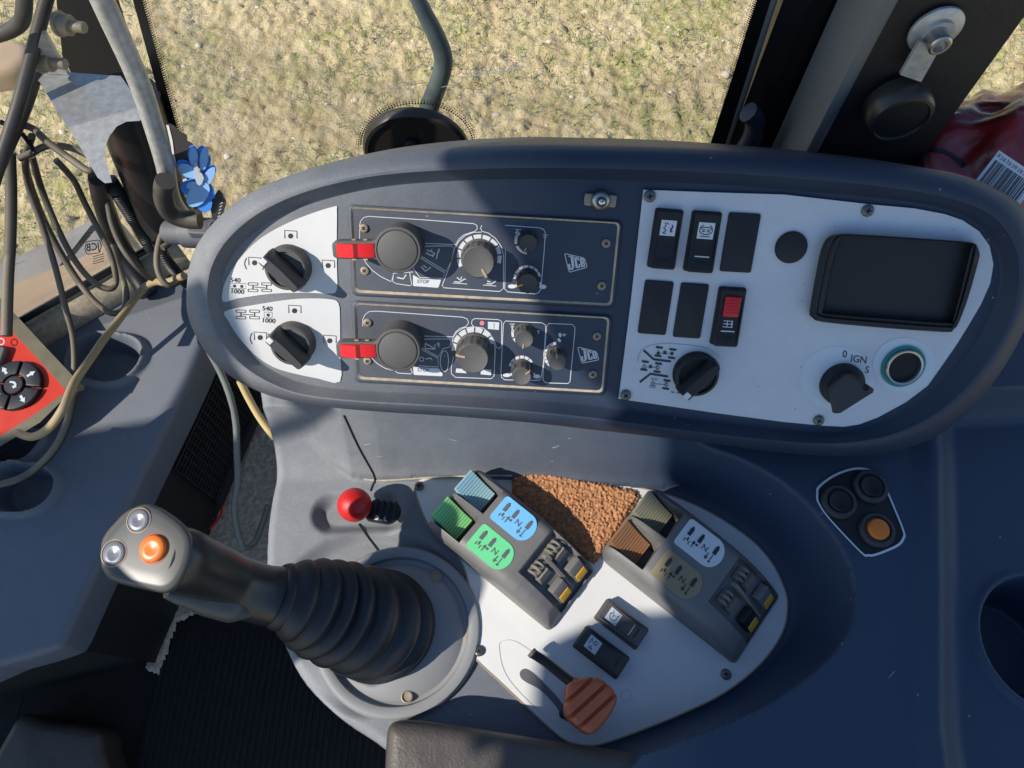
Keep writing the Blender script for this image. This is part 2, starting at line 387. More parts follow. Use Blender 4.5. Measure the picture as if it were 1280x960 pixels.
def cut_mesh(X, Y, Zv, d, skirt):
    """height field cut along d = 0 with the rim snapped to the outline and a wall down to skirt"""
    st = X[0, 1]-X[0, 0]; gy_, gx_ = np.gradient(d, st); g2 = gx_**2+gy_**2+1e-9; o = d < 0
    X = np.where(o, X-d*gx_/g2, X); Y = np.where(o, Y-d*gy_/g2, Y); m = grid_mesh(X, Y, Zv, d > -1.05*st)
    from collections import Counter
    ed = {}
    for f in m.f:
        for a, b in zip(f, f[1:]+f[:1]):
            if (b, a) in ed: del ed[(b, a)]
            else: ed[(a, b)] = 1
    low = {}
    for a, b in ed:
        for q in (a, b):
            if q not in low: low[q] = len(m.v); m.v.append([m.v[q][0], m.v[q][1], skirt])
    for a, b in ed: m.f.append((b, a, low[a], low[b])); m.m.append(0)
    return m
def sst(x, a, b):
    t = np.clip((x-a)/(b-a), 0, 1); return t*t*(3-2*t)
def structure(o): o['kind'] = 'structure'; return o
# ================================================================== THE SETTING
# ---- field outside: one sheet from beside the cab to the horizon, with real clods where the windows look
GZ = -1.6
def axis(a, b, st, far):
    c = list(np.arange(a, b, st)); lo, hi = [], []; d = st*3; x = a
    while x > -far: x -= d; lo.append(x); d *= 1.45
    d = st*3; x = c[-1]
    while x < far: x += d; hi.append(x); d *= 1.45
    return np.array(lo[::-1]+c+hi)
gx, gy = np.meshgrid(axis(-3.0, 2.9, .0105, 400), axis(.7, 3.6, .0105, 400))
d1, d2, idv = worley(gx+.06*fbm(gx, gy, 9, 3, 31), gy+.06*fbm(gx, gy, 9, 3, 41), 19, 3)
e1, e2, ide = worley(gx+.03*fbm(gx, gy, 25, 2, 51), gy+.03*fbm(gx, gy, 25, 2, 53), 38, 5)
near = (np.abs(gx) < 5) & (gy > -2) & (gy < 8)
gz = GZ + np.where(near, .05*(fbm(gx, gy, 1.6, 5, 1)-.5)+.022*np.minimum((d2-d1)*3, .5)*(.3+idv)*sst(fbm(gx, gy, 1.3, 3, 9), .42, .52)+.024*np.minimum((e2-e1)*2.5, .6)*ide+.035*(fbm(gx, gy, 24, 4, 77)-.5), 0)
field = structure(grid_mesh(gx, gy, gz).build('field_ground', 'soil', None, smooth=180))
def ground_z(x, y):
    i = int(np.argmin(np.abs(gx[0]-x))); j = int(np.argmin(np.abs(gy[:, 0]-y))); return gz[j, i]
g = MB(); rr = np.random.default_rng(3)
pat = fbm(gx, gy, 1.5, 4, 60)
cand = np.argwhere((pat > .50) & (np.abs(gx) < 3) & (gy > .6) & (gy < 4))
for j, i in cand[rr.choice(len(cand), 5000)]:
    x, y, z = gx[j, i], gy[j, i], gz[j, i]
    for b in range(4):
        a = rr.random()*6.283; l = .012+.03*rr.random(); wv = .0021; dx, dy = math.cos(a), math.sin(a); q = .35+.5*rr.random()
        ox, oy = x+rr.normal()*.012, y+rr.normal()*.012
        g.add([(ox-dy*wv, oy+dx*wv, z), (ox+dy*wv, oy-dx*wv, z), (ox+dx*l*q, oy+dy*l*q, z+l)], [(0, 1, 2)])
tag(g.build('grass', 'grass', None, smooth=0), kind='stuff')
def pebble(mb, x, y, z, r, seed):
    q = np.random.default_rng(seed); V = []; F = []
    for a in range(5):
        for b in range(8):
            th = math.pi*(a+.5)/5; ph = 2*math.pi*b/8; k = r*(.75+.5*q.random()); V.append((x+k*math.sin(th)*math.cos(ph)*1.2, y+k*math.sin(th)*math.sin(ph), z+k*math.cos(th)*.7))
    for a in range(4):
        for b in range(8): F.append((a*8+b, a*8+(b+1) % 8, a*8+8+(b+1) % 8, a*8+8+b)[::-1])
    F.append(tuple(range(8))); F.append(tuple(range(32, 40))[::-1]); mb.add(V, F)
for (x, y, s, lb) in [(620, 144, 9, 'pale round stone on the bare soil just right of the black disc on the glass'), (444, 127, 8, 'pale stone in the field left of the black disc on the glass'), (715, 122, 6, 'small stone in the field near the scratch on the window'), (249, 60, 7, 'pale stone near the upper left edge of the side window'), (286, 199, 8, 'grey stone on the soil above the left end of the instrument pod'), (905, 100, 9, 'pale stone beside the right edge of the side window')]:
    p = Z(GZ).at(x, y); m = MB(); pebble(m, p[0], p[1], ground_z(p[0], p[1])+.005, s*.0018, int(x)); tag(m.build('field_stone', 'stone', None, smooth=60), lb, 'stone', 'pale stones lying in the field')
m = MB()
for k in range(520):
    x, y = rr.uniform(-3, 3), rr.uniform(.8, 3.9); pebble(m, x, y, ground_z(x, y), .004+.009*rr.random()**3, k)
tag(m.build('field_gravel', 'stone', None, smooth=60), kind='stuff')

# ---- unseen overhead slabs added as sun blockers, outlines shaped to the wanted shade
RZ = 1.02
def back(p, z=RZ):
    p = np.array(p, float); s = np.array(SUN); return (p-s*((p[2]-z)/s[2]))[:2]
bd = [POD.at(525, 130), POD.at(560, 190), POD.at(588, 240), POD.at(640, 303), POD.at(668, 375), POD.at(692, 425), POD.at(740, 478), POD.at(776, 507),
      zp(822, 556, .06), zp(838, 596, .0), zp(858, 690, .02), zp(850, 760, 0), zp(849, 783, 0), zp(812, 786, 0), zp(770, 789, 0), zp(722, 791, 0), zp(698, 797, 0), zp(681, 809, 0), zp(672, 826, 0), zp(668, 852, 0), zp(666, 885, 0), zp(672, 908, 0),
      zp(632, 925, .045), zp(626, 940, .05), zp(618, 1010, .05)]
rp = [back(p) for p in bd]
rp = [(rp[0][0]+.03, .24)]+[tuple(p) for p in rp]+[(-.32, rp[-1][1]), (-.32, .24)]
structure(MB().prism(roundpoly(rp, .012, 3), RZ, RZ+.04, 0, True).build('shade_roof', 'shade_roof', None, smooth=0))
vb = [zp(262, 405, -.08), zp(250, 428, -.08), zp(228, 480, -.08), zp(204, 519, -.08), zp(159, 537, -.08), zp(92, 548, -.08), zp(0, 562, -.08), zp(-120, 575, -.08)]
vp = [tuple(back(p)) for p in vb]
print('front_slab', [tuple(round(q, 2) for q in p) for p in vp], 'handle', back(zp(180, 690, .235)).round(2), 'console', back(zp(335, 760, 0)).round(2), back(zp(345, 520, .0)).round(2))
vx = max(p[0] for p in vp)
front_slab = [(vx+.01, -1.4)]+vp+[(-2.6, vp[-1][1]), (-2.6, -1.4)]
structure(MB().prism(front_slab, RZ, RZ+.03, 0, True).build('front_blocker', 'shade_roof', None, smooth=0))  # added front slab, shaped to shade the lower dash and floor
mp = [back(POD.at(*q)) for q in [(218, 352), (292, 345), (303, 370), (318, 412), (334, 458), (322, 496), (250, 500), (205, 420)]]  # outline of an added, unseen blocker that shades the pod's lower left
pod_blk = thing('pod_blocker', 'unseen black blocker added to shade the lower left of the pod', 'pod_blocker', (mp[0][0], mp[0][1], RZ-.05))
MB().prism(roundpoly(mp, .02), RZ-.03, RZ-.005, .004, True).build('blocker_head', 'black', pod_blk)
MB().tube([(mp[5][0], mp[5][1], RZ-.015), (mp[5][0]-.18, mp[5][1]-.05, RZ), (-1.62, -.2, RZ+.01)], .008).build('blocker_arm', 'black', pod_blk)

# ---- cab floor
FZ = -.31
fl = MB(); fl.box((.02, -.19, FZ-.02), (1.28, 1.42, .03)); fl.box((-.83, -.42, FZ-.02), (.418, .96, .03)); structure(fl.build('floor', 'mat', None, smooth=0))
# ribbed rubber mat
t = thing('floor_mat', 'black ribbed rubber mat on the cab floor left of the console', 'floor mat', (-.3, -.05, FZ))
m = MB(); m.prism(roundpoly([zp(222, 772, FZ+.006)[:2], zp(330, 758, FZ+.006)[:2], zp(560, 760, FZ)[:2], zp(560, 1100, FZ)[:2], zp(140, 1100, FZ)[:2], zp(176, 930, FZ)[:2], zp(203, 842, FZ)[:2]], .02), FZ-.004, FZ+.006, .003); m.build('mat_sheet', 'mat', t)
m = MB()
for k in range(46):
    a = zp(212+k*8, 790, FZ+.006); b = zp(168+k*8.6, 1000, FZ+.006); m.tube([a, b], .0022, 6)
tag(m.build('mat_rib', 'mat', t), kind='stuff')
m = MB(); gxx, gyy = np.meshgrid(np.linspace(-.52, -.16, 180), np.linspace(.03, .50, 235))
cp = [zp(*q, FZ)[:2] for q in [(300, 480), (262, 640), (232, 700), (203, 776), (184, 836), (203, 844), (225, 778), (262, 762), (340, 772), (440, 760), (440, 480)]]
dd = sdist(cp, gxx, gyy)+.006*(fbm(gxx, gyy, 160, 3, 8)-.5)
o = grid_mesh(gxx, gyy, FZ+.004+.006*sst(dd, -.002, .004)+.004*fbm(gxx, gyy, 300, 2, 4)-.0, dd > -.001).build('carpet', 'carpet', None, smooth=180)
tag(o, 'beige carpet strip on the cab floor behind the joystick', 'carpet')
# ---- side window (right of the cab): pane, printed border, dots
def YP(y): return Plane((0, y, 0), (0, -1, 0))
WP = YP(.55)
win = thing('side_window', 'large side window with black printed edge looking out on dry soil', 'window', WP.at(560, 260))
def wprism(mb, P, y0, y1):   # outline given on the photograph, slab between two distances
    a = [WP.at(x, y) for x, y in P]; sgn = 1
    r0 = [(p[0], y0, p[2]) for p in a]; r1 = [(p[0], y1, p[2]) for p in a]; return mb.rings([r1, r0])
wl = pts('105,-200 166,0 211,165 262,340'); wr = pts('858,340 906,187 966,0 1030,-200')
wprism(MB(), wl+wr, .55, .556).build('window_pane', 'glass', win, smooth=0)
pb = Print(WP, .003)
li = [(x+12, y) for x, y in wl]; ri = [(x-20, y) for x, y in wr]
def strip(a, b):
    for i in range(len(a)-1): pb.fill([a[i], a[i+1], b[i+1], b[i]], 'frit')
strip(wl, li); strip(ri, wr)
pb.fill([ri[0], (868, 214), (893, 178), (906, 187), wr[0]], 'frit')
pb.fill([(836, 215), (858, 210), (880, 197), (888, 186), (893, 178), (868, 260)], 'frit', .0005)
pb.build('printed_border', win)
pd = Print(WP, .0033)
def dots(a, b, n, side):
    for k in range(n):
        x = a[0]+(b[0]-a[0])*k/n; y = a[1]+(b[1]-a[1])*k/n
        for j, r in enumerate((1.25, .95, .65)): pd.circle(x+side*(1.2+j*2.7), y+(j % 2)*1.5, r, 0, 'frit', 6)
dots(li[1], li[2], 56, 1); dots(ri[2], (893, 178), 66, -1); dots((893, 178), (868, 203), 12, -1)
for k in range(60):
    a = R(180+180*k/59)
    for j, r in enumerate((1.25, .95, .65)): pd.circle(521+(70+j*2.8)*math.cos(a), 180+(51+j*2.4)*math.sin(a), r, 0, 'frit', 6)
tag(pd.build('border_dots', win), kind='stuff')
ps = Print(WP, .0031)
for a, b, wd in [((582, 96), (664, 83), 1.1), ((584, 92), (656, 83), .5), ((480, 111), (532, 103), .8), ((552, 109), (566, 106), .8), ((500, 106), (531, 100), .5)]: ps.line([a, b], wd, 'print')
ps.build('scratch', win)
# handle disc on the glass
dc = WP.at(521, 183); pr = WP.px(521, 170)
T = mat4(np.array([1., 0, 0]), np.array([0, 0, 1.]), np.array([0, -1., 0]), dc)
t = thing('hinge_disc', 'black round hinge cover with a screw on the side window', 'cover', T)
m = MB(T); m.lathe([(67*pr, .001), (67*pr, .008), (64*pr, .0115), (60*pr, .012), (59*pr, .0095), (0, .0095)], 56); m.build('disc', 'discblack', t)
m = MB(WP.frame(515, 181, 0, .0095)); m.lathe([(10*pr, 0), (10*pr, .003), (8*pr, .005), (4*pr, .005), (4*pr, .003), (0, .003)], 20); m.build('screw', 'black', t)
t = thing('grab_rail', 'bent grey-green steel arm outside the side window', 'rail', YP(.62).at(530, 140))
Pp = catmull([YP(.62).at(x, y) for x, y in pts('495,-70 523,0 545,45 554,72 551,95 540,125 528,160')], 6, False)
MB().tube(Pp, [.0075, .0075, .009, .0098, .0098, .0105, .0125], 16).build('arm', 'paintedtube', t)

# ---- rear pillar
A = YP(.53).at(966, 192); B = YP(.45).at(1011, 197); Cc = YP(.455).at(1146, 207)
pil = thing('cab_pillar', 'thick black cab pillar to the right of the side window', 'pillar', (B[0], B[1], -.2))
m = MB(); m.prism([(B[0]+.002, B[1]+.003), (Cc[0], Cc[1]), (Cc[0]+.07, Cc[1]+.22), (A[0]+.01, A[1]+.2), (A[0]+.004, A[1]+.006)], -.2, 1.0); m.build('pillar_body', 'pillar', pil, smooth=30)
ab = B[:2]-A[:2]; nn = np.array([-ab[1], ab[0]]); nn /= np.linalg.norm(nn)
if nn[1] > 0: nn = -nn
prof = [A[:2]+ab*k+nn*(.010*math.sin(math.pi*min(k/.25, 1)/2) if k < .9 else .010*math.sin(math.pi*(1-k)/.2)) for k in (0, .05, .12, .25, .5, .75, .9, .95, 1)]
m = MB(); m.prism([tuple(p) for p in prof]+[tuple(B[:2]-nn*.004+ab*-.02), tuple(A[:2]-nn*.004)], -.2, 1.0); m.build('pillar_trim', 'trimgrey', pil, smooth=60)
F1 = WP.at(905, 187); F2 = WP.at(968, 187)
m = MB(); m.prism([(F1[0]+.002, .546), (F1[0]+.02, .535), (F2[0]+.01, .535), (F2[0]+.04, .60), (F1[0]+.002, .60)], -.2, 1.0)
o = m.build('window_post', 'frit', None, smooth=30); tag(o, 'black rubber-edged window post between the pane and the pillar', 'post')
e = MB(); e.tube([WP.at(908, 187, .004), WP.at(968, 0, .004), WP.at(1032, -200, .004)], .0028, 8); e.build('edge_strip', 'trimgrey', win)
hs = MB(); hs.tube(catmull([YP(.52).at(x, y) for x, y in pts('935,140 944,150 940,172 925,195 910,215')], 5, False), .0095, 12)
tag(hs.build('window_latch', 'plate', None), 'short dark curved latch tube at the foot of the window post', 'latch')
# belt anchor
pn = np.array([Cc[1]-B[1], -(Cc[0]-B[0])]); pn = pn/np.linalg.norm(pn); pn = pn if pn[1] < 0 else -pn
PF = Plane(B, (pn[0], pn[1], 0))
s1 = PF.px(1170, 40)
T = PF.frame(1169, 36, 0, .001)
t = thing('belt_anchor', 'steel washer with a bolt, flat strap and round black knob on the pillar', 'belt anchor', T)
m = MB(T); m.lathe([(31*s1, 0), (31*s1, .002), (29*s1, .003), (19*s1, .004), (18*s1, .007), (13*s1, .007), (0, .007)], 36); m.build('washer', 'galv', t)
m = MB(PF.frame(1170, 45, 0, .008)); m.lathe([(13*s1, 0), (13*s1, .010), (11*s1, .011), (8*s1, .011), (8*s1, .007), (0, .007)], 6+18); m.build('bolt', 'steel', t)
m = MB(); P = [PF.at(x, y, .009) for x, y in pts('1148,48 1173,58 1150,99 1124,90')]; P2 = [p+PF.n*.003 for p in P]; m.rings([P, P2]); m.build('strap', 'galv', t, smooth=0)
m = MB(PF.frame(1118, 126, 0, .004)); m.lathe([(41*s1, 0), (42*s1, .010), (41*s1, .018), (38*s1, .021), (34*s1, .0215), (33*s1, .0195), (15*s1, .0205), (0, .0205)], 44); m.build('anchor_knob', 'discblack', t)

# ---- red bag with barcode label behind the pod
bp = zp(1255, 200, .20)
t = thing('red_bag', 'red bundle wrapped in clear plastic with a barcode label behind the console', 'bag', bp)
def blob(mb, c, rx, ry, rz, seed, nl=36, nn_=64, amp=.16, push=0):
    th, ph = np.meshgrid(np.linspace(.02, math.pi-.02, nl), np.linspace(0, 2*math.pi, nn_, endpoint=False), indexing='ij')
    x = np.sin(th)*np.cos(ph); y = np.sin(th)*np.sin(ph); z = np.cos(th)
    k = 1+amp*(fbm(x*1.0+3+z, y*1.0+3-z*.6, 2.2, 4, seed)-.5)*2+.03*np.sin(9*z+5*fbm(x+4, y+4, 3, 2, seed+9))*push
    V = np.stack([c[0]+rx*x*k, c[1]+ry*y*k, c[2]+rz*z*k], -1)
    mb.rings([V[i].tolist() for i in range(nl)][::-1], True, True)
m = MB(); blob(m, bp+np.array([.012, .02, -.07]), .088, .075, .10, 5, push=0); m.build('bundle', 'bagred', t, smooth=180)
m = MB(); blob(m, bp+np.array([.012, .02, -.068]), .092, .079, .106, 5, amp=.2, push=1); m.build('plastic_wrap', 'film', t, smooth=180)
lp = Plane(zp(1255, 222, .235), (-.25, -.62, .75)); 
m = MB(); lab = pts('1249,188 1300,222 1270,262 1218,228'); Pq = [lp.at(*q) for q in lab]; m.rings([[p-lp.n*.0008 for p in Pq], Pq], True, True)
lo_ = m.build('barcode_label', 'label', t, smooth=0)
pb = Print(lp, .0004); q = [np.array(v) for v in lab]
xs = 0.06; rb = np.random.default_rng(12)
while xs < .93:
    wv = rb.choice([.008, .015, .026]); a0 = q[0]+(q[3]-q[0])*.24; a1 = q[1]+(q[2]-q[1])*.24; b0 = q[0]+(q[3]-q[0])*.96; b1 = q[1]+(q[2]-q[1])*.96
    pb.fill([a0+(a1-a0)*xs, a0+(a1-a0)*(xs+wv), b0+(b1-b0)*(xs+wv), b0+(b1-b0)*xs], 'ink'); xs += wv+rb.choice([.009, .016, .022])

for k in range(13):
    f = .05+.07*k; a0 = q[0]+(q[3]-q[0])*(.08 if k % 3 else .06); a1 = q[1]+(q[2]-q[1])*.10; c_ = a0+(a1-a0)*f; e_ = (q[3]-q[0])*.085; g_ = (q[1]-q[0])*.028; pb.line([c_, c_+g_, c_+g_+e_, c_+e_], .9, 'inkgrey', k % 2 == 0)
pb.build('barcode', lo_)
kc = catmull([zp(x, y, .2) for x, y in pts('1153,210 1155,190 1162,186 1180,190 1200,202 1204,208')], 5, False)
tag(MB().tube(kc, .0022, 8).build('black_wire', 'black', None), 'thin black wire loop between the pillar and the red bundle', 'wire')

sh_l = MB(); sh_l.box((.46, .47, .008), (.34, .13, .03), .01); tag(sh_l.build('shelf', 'blackwall', None, smooth=30), 'narrow black shelf behind the pod under the red bundle', 'shelf')
# ---- left: front window, its sill, and the machine's bonnet outside
S1 = zp(-60, 452, -.06); S2 = zp(215, 296, -.06); sd = S2-S1; sd /= np.linalg.norm(sd); fn = np.array([sd[1], -sd[0], 0])
FP = Plane(S1, fn)
fw = thing('front_window', 'dusty front window with a mirrored sticker at the far left', 'window', S1)
m = MB(); b_ = fn*.006
q = [S1, S2, S2+np.array([0, 0, .75]), S1+np.array([0, 0, .75])]; m.rings([[p-b_/2 for p in q], [p+b_/2 for p in q]]); m.build('window_pane', 'glass', fw, smooth=0)
m = MB(); m.tube([S1+np.array([0, 0, -.018])+fn*.012, S2+np.array([0, 0, -.018])+fn*.012], .021, 16); m.build('sill_trim', 'dusty', fw)
m = MB(); m.tube([S1+np.array([0, 0, .009])+fn*.006, S2+np.array([0, 0, .009])+fn*.006], .0045, 8); m.build('gasket', 'frit', fw)
pb = Print(FP, .004); 
pb.line(roundpoly(pts('106,312 108,302 124,300 127,307 124,316 109,318'), 2), 1., 'ink', True); pb.text('JCB', 116, 309, 13, -6, 'ink', -.85)
for k in range(4): pb.line([(116, 321+3*k), (130, 317+3*k)], .9, 'inkgrey')
pb.build('sticker', fw)
hd = thing('bonnet', 'tan and grey dusty bonnet of the machine outside the front window', 'bonnet', zp(60, 380, -1.0))
def slab(P, z, d, bev): return MB().prism(catmull([zp(x, y, z)[:2] for x, y in P], 5), z-d, z, bev)
slab(pts('-80,330 0,312 60,285 110,262 140,262 155,300 165,340 120,420 40,470 -80,520'), -.50, .5, .05).build('bonnet_top', 'hoodgrey', hd)
slab(pts('-90,380 -10,354 50,332 95,314 150,290 190,330 150,420 20,520 -90,560'), -.43, .5, .03).build('bonnet_side', 'hood', hd)
slab(pts('-90,60 -10,50 20,46 36,56 30,74 -5,88 -90,96'), -.35, .05, .02).build('lamp_guard', 'hood', hd)

# ================================================================== CONSOLE BODY
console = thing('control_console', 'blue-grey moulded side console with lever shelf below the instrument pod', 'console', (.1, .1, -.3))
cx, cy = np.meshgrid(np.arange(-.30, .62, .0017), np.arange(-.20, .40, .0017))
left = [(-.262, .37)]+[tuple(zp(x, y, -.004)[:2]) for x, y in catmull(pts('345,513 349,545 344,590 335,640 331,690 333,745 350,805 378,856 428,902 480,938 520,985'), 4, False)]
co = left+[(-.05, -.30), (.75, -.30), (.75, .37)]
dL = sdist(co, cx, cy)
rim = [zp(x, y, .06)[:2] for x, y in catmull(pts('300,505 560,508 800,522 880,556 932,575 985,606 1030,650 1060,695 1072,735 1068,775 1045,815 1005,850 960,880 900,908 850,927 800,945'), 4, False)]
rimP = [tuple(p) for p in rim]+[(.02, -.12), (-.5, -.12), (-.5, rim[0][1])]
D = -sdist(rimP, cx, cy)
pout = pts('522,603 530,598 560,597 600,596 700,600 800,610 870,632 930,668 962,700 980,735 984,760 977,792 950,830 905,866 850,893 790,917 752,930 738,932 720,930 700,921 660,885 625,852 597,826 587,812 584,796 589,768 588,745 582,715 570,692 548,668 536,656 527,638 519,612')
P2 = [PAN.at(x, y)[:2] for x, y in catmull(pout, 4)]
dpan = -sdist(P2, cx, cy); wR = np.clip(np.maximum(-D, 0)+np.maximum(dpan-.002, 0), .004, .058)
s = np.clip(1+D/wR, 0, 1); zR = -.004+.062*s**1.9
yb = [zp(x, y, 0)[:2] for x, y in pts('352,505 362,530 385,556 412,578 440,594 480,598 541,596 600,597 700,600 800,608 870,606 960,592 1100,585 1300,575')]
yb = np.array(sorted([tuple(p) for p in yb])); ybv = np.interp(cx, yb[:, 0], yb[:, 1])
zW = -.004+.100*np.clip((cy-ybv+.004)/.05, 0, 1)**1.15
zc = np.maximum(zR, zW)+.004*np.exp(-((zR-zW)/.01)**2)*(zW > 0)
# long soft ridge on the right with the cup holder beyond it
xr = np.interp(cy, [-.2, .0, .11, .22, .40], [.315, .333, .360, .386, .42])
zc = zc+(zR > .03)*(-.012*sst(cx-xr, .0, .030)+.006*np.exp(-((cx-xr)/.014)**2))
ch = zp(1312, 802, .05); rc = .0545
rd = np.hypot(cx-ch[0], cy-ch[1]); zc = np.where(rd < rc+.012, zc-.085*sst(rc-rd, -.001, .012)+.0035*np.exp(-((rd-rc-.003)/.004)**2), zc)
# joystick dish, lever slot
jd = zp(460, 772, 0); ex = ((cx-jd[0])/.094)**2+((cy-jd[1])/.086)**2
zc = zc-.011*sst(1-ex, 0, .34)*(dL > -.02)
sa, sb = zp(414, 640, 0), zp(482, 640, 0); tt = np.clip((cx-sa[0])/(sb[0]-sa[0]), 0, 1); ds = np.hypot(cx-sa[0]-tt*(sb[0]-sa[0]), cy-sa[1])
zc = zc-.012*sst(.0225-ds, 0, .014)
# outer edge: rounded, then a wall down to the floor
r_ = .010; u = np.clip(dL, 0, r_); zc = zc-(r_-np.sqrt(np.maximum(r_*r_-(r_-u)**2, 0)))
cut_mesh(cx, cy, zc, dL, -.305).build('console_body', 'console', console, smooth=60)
# seams between mouldings
def top_z(x, y):
    a = np.clip((x+.30)/.0017, 0, cx.shape[1]-2); b = np.clip((y+.20)/.0017, 0, cx.shape[0]-2); i, j = int(a), int(b); a -= i; b -= j
    return (zc[j, i]*(1-a)+zc[j, i+1]*a)*(1-b)+(zc[j+1, i]*(1-a)+zc[j+1, i+1]*a)*b
def on_console(x, y):
    d = ray(x, y); lo, hi = .35, 1.05
    for t in np.linspace(.35, 1.05, 160):
        p = C0+d*t
        if p[2] <= top_z(p[0], p[1]): hi = t; break
        lo = t
    for _ in range(14):
        t = (lo+hi)/2; p = C0+d*t
        if p[2] <= top_z(p[0], p[1]): hi = t
        else: lo = t
    return C0+d*hi
def seam(P, wd=.0011):
    Q = [on_console(x, y) for x, y in resample(catmull(pts(P), 6, False), 40, False)]
    m = MB(); m.tube(Q, wd, 6); return m
seam('430,519 449,560 468,595 466,606 463,614').build('seam', 'dark', console); seam('449,655 455,664 474,690 486,712').build('seam', 'dark', console)
# white control panel
pan = MB().prism(P2, -.004, .0, .0008).build('lever_panel', 'white', console, smooth=30); pan['label'] = 'white metal panel under the lever units'
# dirt gathered along the panel's edge and the foot of the rear wall
m = MB(); m.tube([PAN.at(x, y, -.0008) for x, y in catmull(pout, 4)]+[PAN.at(*pout[0], -.0008)], .0011, 6); tag(m.build('dirt_line', 'screwdusty', console), kind='stuff')
m = MB(); m.tube([on_console(x, y) for x, y in resample(catmull(pts('455,599 480,600.5 541,596.5 600,594.5 640,594.5'), 4, False), 30, False)], .0010, 6); tag(m.build('dirt_line', 'dusty', console), kind='stuff')
# scuffs on the wall below the pod
for a_, b_ in (((455, 556), (464, 554)), ((470, 571), (478, 570)), ((560, 548), (571, 551)), ((690, 560), (699, 557)), ((420, 640), (424, 646)), ((1111, 847), (1118, 839))):
    m = MB(); m.tube([on_console(*a_), on_console((a_[0]+b_[0])/2, (a_[1]+b_[1])/2+.4), on_console(*b_)], .0003, 5); tag(m.build('scuff', 'galv', console, smooth=0), kind='stuff')
# screws: one mesh shared by all of them
def screw_mesh(name, m, r):
    q = MB(); q.mi = 0; q.lathe([(r, 0), (r, r*.35), (r*.86, r*.5), (r*.55, r*.55), (0, r*.5)], 18)
    q.mi = 1
    for a in (0, 90):
        T0 = q.T; q.T = Matrix.Rotation(R(a+20), 4, 'Z'); q.box((0, 0, r*.52), (r*1.0, r*.24, r*.12)); q.T = T0
    o = q.build('screw', [m, 'dark'], None, local=Matrix.Identity(4)); me = o.data; bpy.data.objects.remove(o); return me
SCR = screw_mesh('screw', 'screw', .0046); SCRD = screw_mesh('screw', 'screwdusty', .0034)
for x, y in pts('524,608 599,814 907,843'): inst(SCR, 'screw', pan, PAN.frame(x, y, 15*x % 360, .0001))
pr_ = Print(PAN, .0004)
pr_.line(catmull(pts('624,808 630,801 645,802 672,820 712,850 745,878 754,897 752,910 742,916 716,914 690,902 650,866 630,838'), 5), .6, 'faint', True)
pr_.circle(783, 869, 7, .7, 'faint', 24); pr_.circle(700, 700, 2, .5, 'inkgrey')
pr_.build('printed_outline', pan)
sl_ = Print(PAN, .0006); sl_.fill(catmull(pts('650,840 656,836 667,842 684,858 700,876 712,898 706,900 694,882 676,863 658,853 651,847'), 4), 'inkgrey'); sl_.build('lever_slot', pan)

# ================================================================== INSTRUMENT POD
outer = pts('233,370 237,330 250,300 275,270 310,243 360,220 420,205 480,194 560,185 650,180 750,181 850,184 950,190 1050,198 1130,206 1200,218 1245,236 1278,258 1298,290 1302,325 1296,372 1276,422 1248,470 1216,510 1180,540 1140,558 1090,568 1040,570 980,566 900,556 820,546 740,537 660,528 560,520 480,515 420,510 370,503 330,492 295,475 265,450 245,420 235,395')
crest = pts('259,365 265,332 284,300 318,270 365,246 425,228 495,217 600,211 700,210 800,212 900,216 1000,223 1100,233 1180,246 1235,266 1264,298 1274,335 1268,385 1245,435 1205,487 1165,520 1115,543 1060,553 1000,553 900,543 800,530 740,522 660,514 560,507 450,501 380,493 335,477 298,452 273,420 262,392')
inner = pts('277,365 282,335 300,308 330,282 375,260 430,243 500,231 600,225 700,224 800,227 900,231 1000,239 1100,248 1180,261 1226,284 1246,315 1250,350 1237,395 1212,440 1177,482 1142,507 1102,527 1050,540 1000,539 900,528 800,515 740,507 660,499 560,493 450,488 385,480 345,465 310,440 288,410 279,385')
NR = 220
ro, rc_, ri_ = [resample(catmull(q, 6), NR) for q in (outer, crest, inner)]
lerp = lambda a, b, t: a*(1-t)+b*t
HC = .013
def ring(P, h): return [POD.at(x, y, h) for x, y in P]
RG = []
for dpt, sc_ in ((-.11, .985), (-.05, .995)):
    base = np.array(ring(ro, -.004)); c = base.mean(0); RG.append((c+(base-c)*sc_+POD.n*dpt).tolist())
RG += [ring(ro, -.004), ring(lerp(ro, rc_, .08), .002), ring(lerp(ro, rc_, .28), HC*.55), ring(lerp(ro, rc_, .55), HC*.88), ring(lerp(ro, rc_, .85), HC), ring(rc_, HC*.97), ring(lerp(rc_, ri_, .85), .0012), ring(ri_, 0)]
pod = thing('instrument_pod', 'large oval blue-grey instrument pod with raised rim', 'instrument panel', POD.at(740, 540, -.05))
m = MB(); m.rings(RG, False, True); m.build('pod_shell', 'pod', pod, smooth=32)
